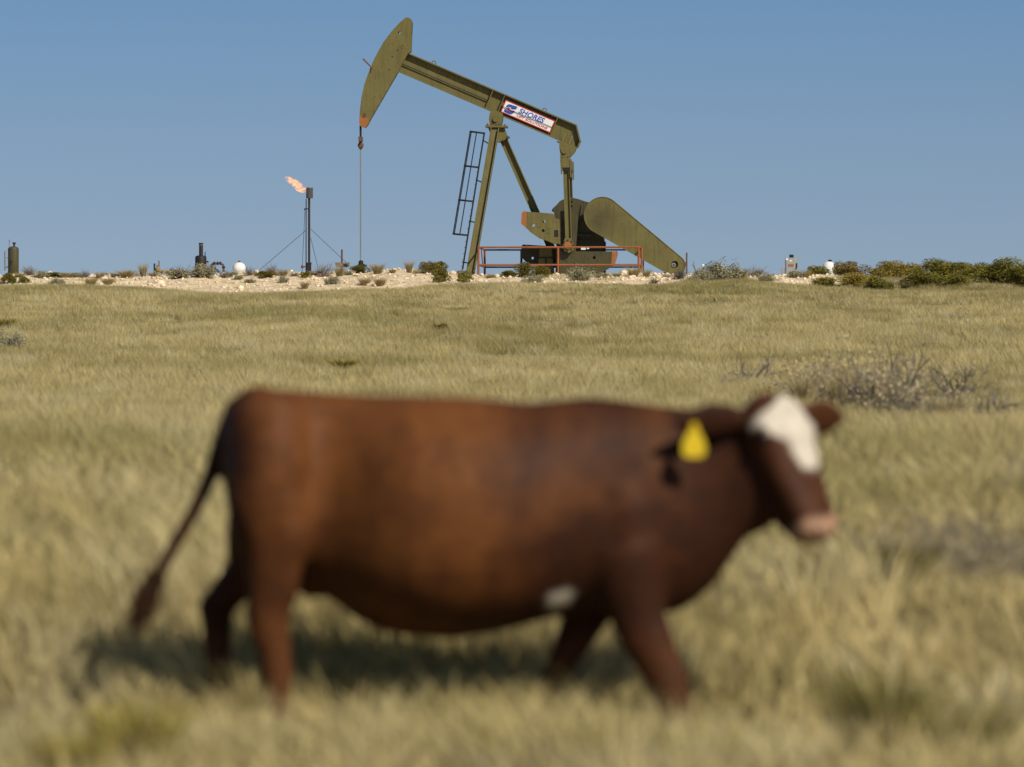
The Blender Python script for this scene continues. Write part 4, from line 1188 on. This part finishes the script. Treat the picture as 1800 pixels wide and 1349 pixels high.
# vertical separator tank
r, P, s = site('separator_tank', 23, 300.0, 'olive green upright tank with domed top at the left edge', 'tank')
R = 9.6 * s; ztop = P(0, 434.5).z
MB().lathe((P(23.5, 0).x, 0, 0), [(0, 0), (R, 0), (R, ztop - .12), (R * .93, ztop - .05), (R * .7, ztop), (R * .3, ztop + .03), (0, ztop + .03)], 28).build('shell', M_TANK, r, True)
MB().tube([P(24.8, 434.5), P(24.8, 427.5)], .05).box(P(24.8, 428), (.16, .16, .1)).build('relief_valve', M_SOOT, r)
MB().tube([P(16.7, 436, -.1), P(16.7, 424, -.1)], .02).box(P(16.7, 424, -.1), (.07, .07, .12)).build('pressure_gauge', M_STEEL, r)
MB().tube([P(9, 441.5, -.1), P(9, 476, -.1)], .04).tube([P(9, 453.5, -.1), P(16, 453.5, -.1)], .03).tube([P(9, 470, -.1), P(15, 470, -.1)], .03).build('sight_glass', M_STEEL, r)
MB().box(P(19, 461.5, -R - .05), (.12, .12, .14)).tube([P(16, 463, -R - .02), P(22, 460, -R - .02)], .03).build('level_controller', M_BLACK, r)

# small bent pipe end
r, P, s = site('pipe_stub', 192, 212.0, 'low dark bent pipe end poking over the bank', 'pipe')
MB().tube([P(179, 482.3), P(199, 482.3), (P(199, 0).x, 0, -.05)], .03, 8).build('pipe', M_BLACK, r)
MB().tube([P(181, 482.3), (P(181, 0).x, 0, -.05)], .03, 8).build('support_leg', M_BLACK, r)

# yellow valve skid
r, P, s = site('valve_skid', 292, 225.0, 'tan yellow valve skid with upright rods left of the black heater', 'valve skid')
MB().box((P(289, 0).x, 0, P(0, 484).z * .5), (30 * s, .4, P(0, 481.5).z)).build('skid_body', M_YELLOW, r)
MB().tube([P(271.5, 463.5), (P(271.5, 0).x, 0, 0)], .035).build('rod', M_BLACK, r)
MB().tube([P(279.5, 458.5), P(279.5, 470)], .02).build('rod', M_RUST, r)
MB().lathe(P(277.5, 482), [(0, 0), (.06, 0), (.06, .1), (.1, .12), (.1, .22), (.05, .26), (.05, .36), (0, .36)], 10).box(P(273.5, 477.5), (.12, .1, .07)).build('valve', M_YELLOW, r)
MB().tube([P(281, 477.5), P(304, 478)], .06).tube([P(287, 476.5), P(287, 481.5)], .09).tube([P(296, 476.5), P(296, 481.5)], .09).build('pipe_run', M_YELLOW, r)

# black heater
r, P, s = site('heater_vessel', 353, 240.0, 'squat black heater vessel with a thin rusty chimney', 'heater')
R = 10 * s; zt_ = P(0, 450.5).z
MB().lathe((P(353, 0).x, 0, 0), [(0, 0), (R, 0), (R, zt_ - .06), (R * .9, zt_), (R * .4, zt_ + .03), (0, zt_ + .03)], 24).build('vessel', M_BLACK, r, True)
ch = MB().lathe(P(353.4, 451), [(0.085, -.05), (.085, .52), (.095, .53), (.095, .57), (.075, .57), (.075, 0)], 16).build('chimney', M_SOOT, r)
MB().lathe(P(353.4, 432.5), [(.087, 0), (.087, .085)], 16).build('rust_band', M_RUST, ch)
MB().tube([P(360.5, 451), P(360.5, 443)], .02).tube([P(362, 460.5), P(366.5, 460.5)], .025).tube([P(365.5, 459), P(365.5, 462)], .03).build('fitting', M_BLACK, r)

# pipe arch
r, P, s = site('pipe_arch', 382, 226.0, 'dark flanged pipe arch beside the black heater', 'pipe')
MB().tube([(P(372.5, 0).x, 0, 0), P(372.5, 465), P(374, 463.5), P(388.5, 463.3), P(392, 465.5), P(393, 470), (P(393, 0).x, 0, 0)], .045, 8).build('pipe', M_RUST, r)
m_ = MB()
for (a_, b_) in ((377, 463.4), (383, 463.3), (388, 463.3), (393, 470), (372.5, 467)): m_.box(P(a_, b_), (.05 if b_ < 465 else .14, .14, .14 if b_ < 465 else .05))
m_.build('flange', M_BLACK, r)
MB().tube([P(377, 470.5), P(385, 479)], .04, 8).build('brace', M_BLACK, r)

# white ball tank
r, P, s = site('ball_tank', 420, 232.0, 'white ball-shaped tank on the bank left of the flare stack', 'tank')
R = 11.8 * s; c = P(420.4, 472.5)
MB().ellipsoid(c, (R, R, R * .95), sub=4).build('shell', M_WHITE, r, True)
MB().tube([c + Vector((0, 0, R * .93)), c + Vector((0, 0, R + .05))], .05).build('cap', M_RUST, r)
MB().tube([(c.x, 0, 0), (c.x, 0, c.z - R * .9)], .12, 10).build('pedestal', M_WHITE, r)

# wooden box on a post
r, P, s = site('post_box', 600, 222.0, 'weathered low wooden box with a rusty post in it', 'box')
bx = MB().prism([(P(589, 0).x, P(0, 462).z), (P(614.5, 0).x, P(0, 462).z), (P(612.8, 0).x, P(0, 470).z), (P(591, 0).x, P(0, 470).z)], -.3, .3).build('tray', M_WOOD, r)
MB().box(P(608, 467, -.305), (.16, .02, .11)).build('dark_panel', M_BLACK, bx)
MB().tube([P(601, 439), (P(601, 0).x, 0, 0)], .035, 8).build('post', M_RUST, r)

# control cabinet
r, P, s = site('control_cabinet', 1391, 222.0, 'grey electrical cabinet on legs at the right of the pumpjack', 'cabinet')
wd = 22.5 * s; z0, z1 = P(0, 486.5).z, P(0, 453.5).z
cb_ = MB().box((P(1391.4, 0).x, 0, (z0 + z1) / 2), (wd, .32, z1 - z0)).build('box', M_GREY, r, bevel=.012)
MB().box((P(1391.8, 0).x, -.172, (z0 + z1) / 2), (wd * .9, .02, (z1 - z0) * .93)).build('door', M_GREY, cb_, bevel=.006)
MB().box(P(1400, 467, -.19), (.05, .03, .17)).box(P(1399, 472.5, -.19), (.04, .03, .06)).build('handle', M_BLACK, cb_)
MB().box(P(1390, 466.8, -.187), (.21, .01, .11)).build('warning_plate', M_PLATE, cb_)
MB().box(P(1382.8, 456.3, -.187), (.09, .01, .08)).box(P(1389.5, 459, -.187), (.09, .01, .05)).box(P(1398, 457, -.187), (.03, .01, .03)).build('label_plate', M_WHITE, cb_)
MB().box(P(1391.2, 450.7), (.16, .2, .12)).box(P(1391.2, 449.5, -.105), (.10, .02, .05)).build('roof_box', M_BLACK, r)
MB().box(P(1376, 478.2), (.12, .2, .3)).build('side_box', M_GREY, r)
for a_ in (1382.5, 1400.5): MB().box((P(a_, 0).x, 0, z0 / 2), (.07, .07, z0)).build('leg', M_GREY, r)

# white dome tank
r, P, s = site('dome_tank', 1457, 240.0, 'white dome-topped tank with a black cap behind the bushes', 'tank')
R = 11.5 * s; zt_ = P(0, 460).z
MB().lathe((P(1457, 0).x, 0, 0), [(0, 0), (R * 1.02, 0), (R * 1.02, P(0, 474).z), (R * .97, P(0, 468).z), (R * .8, P(0, 463.5).z), (R * .5, P(0, 460.8).z), (R * .3, zt_), (0, zt_)], 28).build('shell', M_WHITE, r, True)
MB().lathe(P(1458.8, 460.5), [(0, 0), (.085, 0), (.085, .06), (.05, .085), (0, .085)], 14).build('cap', M_BLACK, r)

# posts right of the belt guard
r, P, s = site('steel_post', 1207, 211.0, 'rusty steel post just right of the belt guard', 'post')
MB().box((P(1207, 0).x, 0, P(0, 444.5).z / 2), (.06, .06, P(0, 444.5).z)).build('upright', M_RUST, r)
MB().box(P(1204, 465), (.1, .04, .16)).build('bracket', M_OLIVE, r)
r, P, s = site('marker_post', 1235, 209.0, 'short white marker post with a capped top', 'post')
MB().tube([P(1235.5, 470), (P(1235.5, 0).x, 0, 0)], .02, 8).build('pipe', M_WHITE, r)
MB().lathe(P(1235.5, 471), [(0, 0), (.05, 0), (.055, .1), (.04, .13), (0, .13)], 12).build('cap', M_WHITE, r)
x_ = (1225 - 900) * .0206
o = MB().tube([(0, 0, 0), (-.03, 0, .25), (-.10, 0, .42), (-.12, 0, .62)], [.03, .026, .02, .008], 6).tube([(-.03, 0, .25), (.06, 0, .36)], [.02, .01], 5).tube([(-.1, 0, .42), (-.2, 0, .5)], [.016, .006], 5).build('dead_branch', M_WOOD)
o.location = (x_, 206, tz(x_, 206) - .05); tag(o, 'forked dry branch standing between the steel post and marker post', 'branch')

# ------------------------------------------------------------------ cow
CD = 20.8
def CP(px, py, dy=0.0):
    s_ = (CD + dy) / FPX
    return Vector(((px - 900) * s_, CD + dy, EYE + (HY - py) * s_))
SC = CD / FPX

def body_sections():
    # column, top row, bottom row, half width, centre offset towards the camera
    return [(393, 752, 846, .075, 0), (399, 728, 890, .13, 0), (412, 706, 935, .185, 0), (440, 688, 968, .235, 0), (480, 684, 985, .258, 0), (530, 686, 1000, .225, 0), (562, 688, 1036, .198, 0), (590, 690, 1062, .205, 0),
            (622, 692, 1086, .245, 0), (670, 694, 1110, .315, 0), (730, 695, 1119, .372, 0), (800, 697, 1123, .382, 0), (870, 702, 1113, .372, 0), (930, 708, 1098, .345, 0),
            (985, 702, 1084, .298, 0), (1035, 697, 1078, .266, 0), (1090, 702, 1080, .238, -.005), (1140, 709, 1080, .212, -.015), (1185, 715, 1080, .185, -.025), (1222, 718, 1060, .158, -.04),
            (1255, 719, 1030, .135, -.06), (1285, 718, 985, .118, -.085), (1312, 716, 946, .105, -.11), (1338, 722, 936, .09, -.135), (1358, 745, 925, .06, -.15)]

def build_cow():
    mb = MB()
    rings = []
    for (px, t, bt, w, cy) in body_sections():
        a, b_ = CP(px, t, cy), CP(px, bt, cy); zc, hz = (a.z + b_.z) / 2, (a.z - b_.z) / 2
        ring = []
        for k in range(28):
            ph = 2 * math.pi * k / 28; cs, sn = math.cos(ph), math.sin(ph)
            e = .98
            yy = math.copysign(abs(sn) ** e, sn) * w * (1 - .04 * cs)
            zz = math.copysign(abs(cs) ** .95, cs) * hz
            ring.append(Vector((a.x, CD + cy + yy, zc + zz)))
        rings.append(ring)
    mb.loft(rings)
    def limb(pts, dy, flat=.82):
        rr = []
        P3 = [CP(p[0], p[1], dy + (p[3] if len(p) > 3 else 0)) for p in pts]
        for i, p in enumerate(P3):
            t = (P3[min(i + 1, len(P3) - 1)] - P3[max(i - 1, 0)]).normalized()
            u = Vector((0, 1, 0)); u = (u - t * u.dot(t)).normalized(); w = t.cross(u)
            rad = pts[i][2]
            rr.append([p + u * math.cos(a) * rad * flat + w * math.sin(a) * rad for a in [2 * math.pi * k / 14 for k in range(14)]])
        mb.loft(rr)
    # legs: near hind, far hind, near fore, far fore
    NH = [(482, 880, .155), (482, 950, .125), (481, 1005, .108), (480, 1045, .095), (470, 1078, .084), (474, 1112, .074), (484, 1150, .060), (488, 1200, .054), (489, 1250, .048), (491, 1285, .050), (494, 1300, .052)]
    FH = [(470, 900, .15), (452, 960, .125), (432, 1010, .082), (400, 1046, .070), (380, 1070, .070), (382, 1110, .056), (384, 1160, .050), (383, 1220, .039), (386, 1270, .046), (389, 1290, .048)]
    NF = [(1100, 960, .15), (1108, 1030, .130), (1122, 1085, .105), (1138, 1125, .096), (1158, 1165, .082), (1174, 1200, .078), (1184, 1230, .068), (1194, 1265, .052), (1202, 1295, .050), (1208, 1308, .052)]
    FF = [(1060, 1010, .13), (1030, 1080, .092), (1008, 1125, .070), (990, 1160, .058), (975, 1195, .047), (964, 1235, .041), (958, 1275, .046), (956, 1292, .048)]
    limb(NH, -.165); limb(FH, .165); limb(NF, -.155, .78); limb(FF, .150, .78)
    # muscle masses
    for s_ in (-1, 1):
        mb.ellipsoid(CP(472, 850, .165 * s_), (.150, .130, .30), Matrix.Rotation(.10, 3, 'Y'))
        mb.ellipsoid(CP(474, 770, .15 * s_), (.15, .095, .17))
        mb.ellipsoid(CP(1100, 915, .155 * s_), (.125, .105, .25), Matrix.Rotation(-.22, 3, 'Y'))
        mb.ellipsoid(CP(1150, 960, .105 * s_), (.13, .10, .17))
        mb.ellipsoid(CP(505, 930, .20 * s_), (.085, .075, .13), Matrix.Rotation(-.25, 3, 'Y'))      # stifle
        mb.ellipsoid(CP(428, 740, .15 * s_), (.05, .05, .06))                # pin bone
        mb.ellipsoid(CP(1178, 915, .145 * s_), (.06, .06, .09))              # point of shoulder
    mb.ellipsoid(CP(1178, 1010, -.01), (.11, .13, .13))                    # brisket
    mb.ellipsoid(CP(552, 1024, .03), (.085, .09, .06))                     # udder
    # head
    H0, H1 = CP(1358, 738, -.15), CP(1432, 916, -.28)
    a = (H1 - H0).normalized(); n = Vector((.63, -.75, .22)); n = (n - a * n.dot(a)).normalized(); l = n.cross(a).normalized()
    hs = [(-.105, .035, .02, .04), (-.085, .075, .045, .08), (-.05, .115, .075, .115), (0, .135, .090, .145), (.07, .136, .095, .165), (.15, .126, .080, .175), (.23, .114, .066, .178),
          (.31, .102, .060, .168), (.37, .094, .056, .150), (.42, .092, .058, .120), (.46, .084, .052, .095), (.487, .05, .03, .05)]
    rr = []
    for (t, wl_, nf, nb) in hs:
        ring = []
        for k in range(22):
            ph = 2 * math.pi * k / 22; cs, sn = math.cos(ph), math.sin(ph)
            nn = nf if cs > 0 else nb
            ring.append(H0 + a * t + l * wl_ * math.copysign(abs(sn) ** .85, sn) + n * nn * math.copysign(abs(cs) ** .9, cs))
        rr.append(ring)
    mb.loft(rr)
    mb.ellipsoid(H0 + a * .10 - n * .10 - l * .05, (.07, .07, .10)); mb.ellipsoid(H0 + a * .10 - n * .10 + l * .05, (.07, .07, .10))   # jaws
    for s_ in (-1, 1):
        mb.ellipsoid(H0 + a * .075 + n * .045 + l * .105 * s_, (.035, .035, .035), sub=2)     # brow
    # throat link
    mb.loft([[p + Vector((math.cos(t) * .0, math.cos(t) * r_, math.sin(t) * r2)) for t in [2 * math.pi * k / 12 for k in range(12)]]
             for p, r_, r2 in ((CP(1290, 850, -.09), .10, .17), (CP(1325, 835, -.13), .10, .16), (CP(1352, 815, -.17), .08, .12))])
    # ears
    def ear(base, d, ln, up):
        d = d.normalized(); up = (up - d * up.dot(d)).normalized(); th = d.cross(up)
        rr = []
        for t, w, k_ in ((-.03, .028, .022), (.0, .030, .020), (.05, .062, .020), (.11, .082, .018), (.16, .066, .016), (.2, .036, .012), (.215, .010, .009)):
            t = t / .215 * ln if t > 0 else t
            c = base + d * t - Vector((0, 0, .25 * t * t))
            rr.append([c + up * w * math.cos(q_) + th * k_ * math.sin(q_) for q_ in [2 * math.pi * k / 14 for k in range(14)]])
        mb.loft(rr)
    nd = Vector((-.93, -.36, .03)); fd = Vector((.88, .42, .06))
    nb_ = H0 - l * .105 - a * .02 - n * .02; fb_ = H0 + l * .105 - a * .0 - n * .01
    ear(nb_, nd, .30, Vector((0, -.3, 1))); ear(fb_, fd, .225, Vector((.1, -.3, 1)))
    # tail
    tp = [(468, 690, .035), (436, 695, .036), (410, 716, .034), (392, 760, .030), (380, 805, .032), (364, 852, .029), (338, 905, .027), (310, 952, .025), (284, 1000, .024), (272, 1020, .022)]
    limb(tp, -.01, 1.0)
    me0 = mb.mesh('cow_source')
    tmp = bpy.data.objects.new('cow_source', me0); COL.objects.link(tmp)
    md = tmp.modifiers.new('remesh', 'REMESH'); md.mode = 'VOXEL'; md.voxel_size = .0115; md.use_smooth_shade = True
    sm = tmp.modifiers.new('smooth', 'SMOOTH'); sm.factor = .5; sm.iterations = 6
    dg = bpy.context.evaluated_depsgraph_get(); me = bpy.data.meshes.new_from_object(tmp.evaluated_get(dg))
    bpy.data.objects.remove(tmp); bpy.data.meshes.remove(me0)
    nvt = len(me.vertices); co = np.empty(nvt * 3, np.float32); me.vertices.foreach_get('co', co); co = co.reshape(-1, 3).astype(float)
    # relax the trunk so the masses melt into one skin (ears, tail and lower legs keep their shape)
    ne = len(me.edges); ed = np.empty(ne * 2, np.int32); me.edges.foreach_get('vertices', ed); ed = ed.reshape(-1, 2)
    px = 900 + co[:, 0] * FPX / co[:, 1]; py = HY - (co[:, 2] - EYE) * FPX / co[:, 1]
    wgt = sstep(388, 420, px) * (1 - sstep(1230, 1290, px)) * (1 - sstep(1075, 1120, py)) * .9 + .12 * sstep(1290, 1320, px)
    wgt = np.maximum(wgt, 0)[:, None]
    deg = np.bincount(ed.ravel(), minlength=nvt)[:, None]
    for _ in range(18):
        acc = np.zeros_like(co)
        for k in range(3):
            acc[:, k] = np.bincount(ed[:, 0], co[ed[:, 1], k], nvt) + np.bincount(ed[:, 1], co[ed[:, 0], k], nvt)
        co = co + (acc / np.maximum(deg, 1) - co) * wgt * .6
    me.vertices.foreach_set('co', co.astype(np.float32).ravel()); me.update()
    # coat colours, dark forequarters included; shade of the lower flank and belly painted in
    x, y, z = co[:, 0], co[:, 1], co[:, 2]
    px = 900 + x * FPX / y; py = HY - (z - EYE) * FPX / y; foreq = 0
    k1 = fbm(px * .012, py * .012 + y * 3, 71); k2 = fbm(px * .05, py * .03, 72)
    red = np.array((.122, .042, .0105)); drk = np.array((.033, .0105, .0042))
    foreq = sstep(780, 1120, px); low_shade = sstep(900, 1090, py)
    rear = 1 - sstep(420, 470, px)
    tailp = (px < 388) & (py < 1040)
    t = np.clip(.82 * foreq + .42 * low_shade + .45 * rear + .8 * tailp + .16 + (k1 - .5) * 1.3, 0, 1)[:, None]
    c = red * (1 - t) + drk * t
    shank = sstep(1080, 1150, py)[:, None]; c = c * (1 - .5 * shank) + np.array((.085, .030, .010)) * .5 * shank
    hd = np.stack([co @ np.array(v[:]) - np.dot(np.array(H0[:]), np.array(v[:])) for v in (a, n, l)], 1)
    ht, hn, hl = hd[:, 0], hd[:, 1], hd[:, 2]
    inhead = (px > 1318) & (ht > -.13) & (ht < .52)
    wob = (fbm(ht * 14, hl * 14, 73) - .5) * .06
    lo_ = np.interp(ht, [-.09, -.06, -.03, .0, .03, .08, .10, .125, .20, .25], [.06, .02, -.04, -.10, -.130, -.130, -.085, -.045, -.04, -.01])
    hi_ = np.interp(ht, [-.09, -.03, .06, .20, .25], [.05, .12, .125, .105, .05])
    front = sstep(-.045, -.015, hn + wob * .3)
    blaze = inhead * front * sstep(-.012, .012, hl - lo_ + wob) * sstep(-.012, .012, hi_ - hl + wob) * sstep(-.085, -.065, ht + wob) * sstep(.255, .225, ht + wob)
    c = c * (1 - blaze[:, None]) + np.array((.50, .44, .35)) * blaze[:, None]
    face = inhead * (1 - blaze); c = c * (1 - .4 * face[:, None]) + np.array((.070, .024, .009)) * .4 * face[:, None]
    muz = inhead * sstep(.405, .44, ht + wob * .5); c = c * (1 - muz[:, None]) + np.array((.33, .19, .115)) * muz[:, None]
    sp_w = (k2 - .5) * 26; spot = np.exp(-(((px - 984 + .5 * (py - 1050) + sp_w) / 22) ** 2 + ((py - 1050 + sp_w) / 17) ** 2) ** 2) * (y < CD - .02)
    c = c * (1 - spot[:, None]) + np.array((.85, .76, .62)) * spot[:, None]
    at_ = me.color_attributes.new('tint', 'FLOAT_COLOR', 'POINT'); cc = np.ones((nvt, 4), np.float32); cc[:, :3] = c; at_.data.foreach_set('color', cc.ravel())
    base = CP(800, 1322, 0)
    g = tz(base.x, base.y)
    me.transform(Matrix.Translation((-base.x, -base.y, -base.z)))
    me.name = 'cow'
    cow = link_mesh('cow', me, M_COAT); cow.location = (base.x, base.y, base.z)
    tag(cow, 'red-brown cow with white face and yellow ear tag walking right through grass', 'cow')
    off = -Vector((base.x, base.y, base.z))
    def sub(mb_, nm, mat, smooth=True): return link_mesh(nm, (lambda q_: (q_.transform(Matrix.Translation(off)), q_)[1])(mb_.mesh(nm, smooth)), mat, cow)
    M_HOOF = painted('hoof', (.025, .02, .016), (.05, .04, .03), wear=.7, rough=.5)
    for (p, dy) in ((NH[-1], -.165), (FH[-1], .165), (NF[-1], -.155), (FF[-1], .150)):
        q_ = CP(p[0], p[1], dy); m2 = MB()
        for s_ in (-1, 1):
            rr = []
            for (zz, ex, fx) in ((.03, .042, 0), (-.01, .05, .008), (-.045, .058, .016)):
                rr.append([q_ + Vector((fx + ex * math.cos(t_), s_ * .027 + .026 * math.sin(t_), zz)) for t_ in [2 * math.pi * k / 12 for k in range(12)]])
            m2.loft(rr)
        sub(m2, 'hoof', M_HOOF)
    M_EYE = painted('eye', (.008, .006, .005), (.01, .008, .006), wear=.95, rough=.12, spec=.6)
    for s_ in (-1, 1):
        sub(MB().ellipsoid(H0 + a * .085 + n * .045 + l * .119 * s_, (.022, .022, .022), sub=2), 'eye', M_EYE)
    for s_ in (-1, 1):
        sub(MB().ellipsoid(H0 + a * .462 + n * .028 + l * .042 * s_, (.014, .014, .016), sub=2), 'nostril', M_EYE)
    # ear tag, a flat yellow drop pinned through the near ear
    tc = CP(1220, 748, -.40); tilt = Vector((.10, 0, -1)).normalized()
    tip = nb_ + nd.normalized() * .21
    tc = Vector((CP(1220, 745, tip.y - CD - .03).x, tip.y - .03, CP(1220, 745, tip.y - CD - .03).z))
    out = [(.0, .004), (.012, .001), (.018, -.014), (.022, -.030), (.036, -.056), (.048, -.080), (.053, -.105), (.052, -.130), (.040, -.146), (.0, -.150)]
    out = [(p[0] * .80, p[1] * .82) for p in out]; out = out + [(-p[0], p[1]) for p in out[::-1][1:-1]]
    m2 = MB().prism([(tc.x + p[0], tc.z + p[1]) for p in out], tc.y - .003, tc.y + .003)
    M_TAG = painted('ear_tag_yellow', (.72, .50, .018), (.6, .42, .03), rust=(.4, .3, .05), wear=.8, rough=.4, streak=False)
    tg = sub(m2, 'ear_tag', M_TAG, False)
    q_ = link_mesh('stud', (lambda q2: (q2.transform(Matrix.Translation(off)), q2)[1])(MB().tube([tc + Vector((0, -.008, -.012)), tc + Vector((0, .05, -.008))], .011, 10).mesh('stud')), M_TAG, tg)
    # tail switch of long hairs
    r2 = np.random.default_rng(5); n_h = 900
    t0 = np.array(CP(276, 1012, -.01)[:]); t1 = np.array(CP(236, 1105, -.01)[:])
    s0 = r2.random(n_h) * .55; bse = t0 + (t1 - t0) * s0[:, None] + r2.normal(size=(n_h, 3)) * .013
    end = bse + (t1 - t0) * (.35 + .35 * r2.random((n_h, 1))) + r2.normal(size=(n_h, 3)) * .022
    sd = r2.normal(size=(n_h, 3)); sd /= np.linalg.norm(sd, axis=1)[:, None]
    v = np.stack([bse - sd * .004, bse + sd * .004, end], 1).reshape(-1, 3) + np.array(off[:])
    hc = np.repeat(np.array((.040, .018, .009)) * (.6 + .9 * r2.random((n_h, 1))), 3, 0)
    link_mesh('tail_switch', np_mesh('tail_switch', v, [np.arange(n_h * 3).reshape(-1, 3)], hc), M_TWIG, cow)
build_cow()
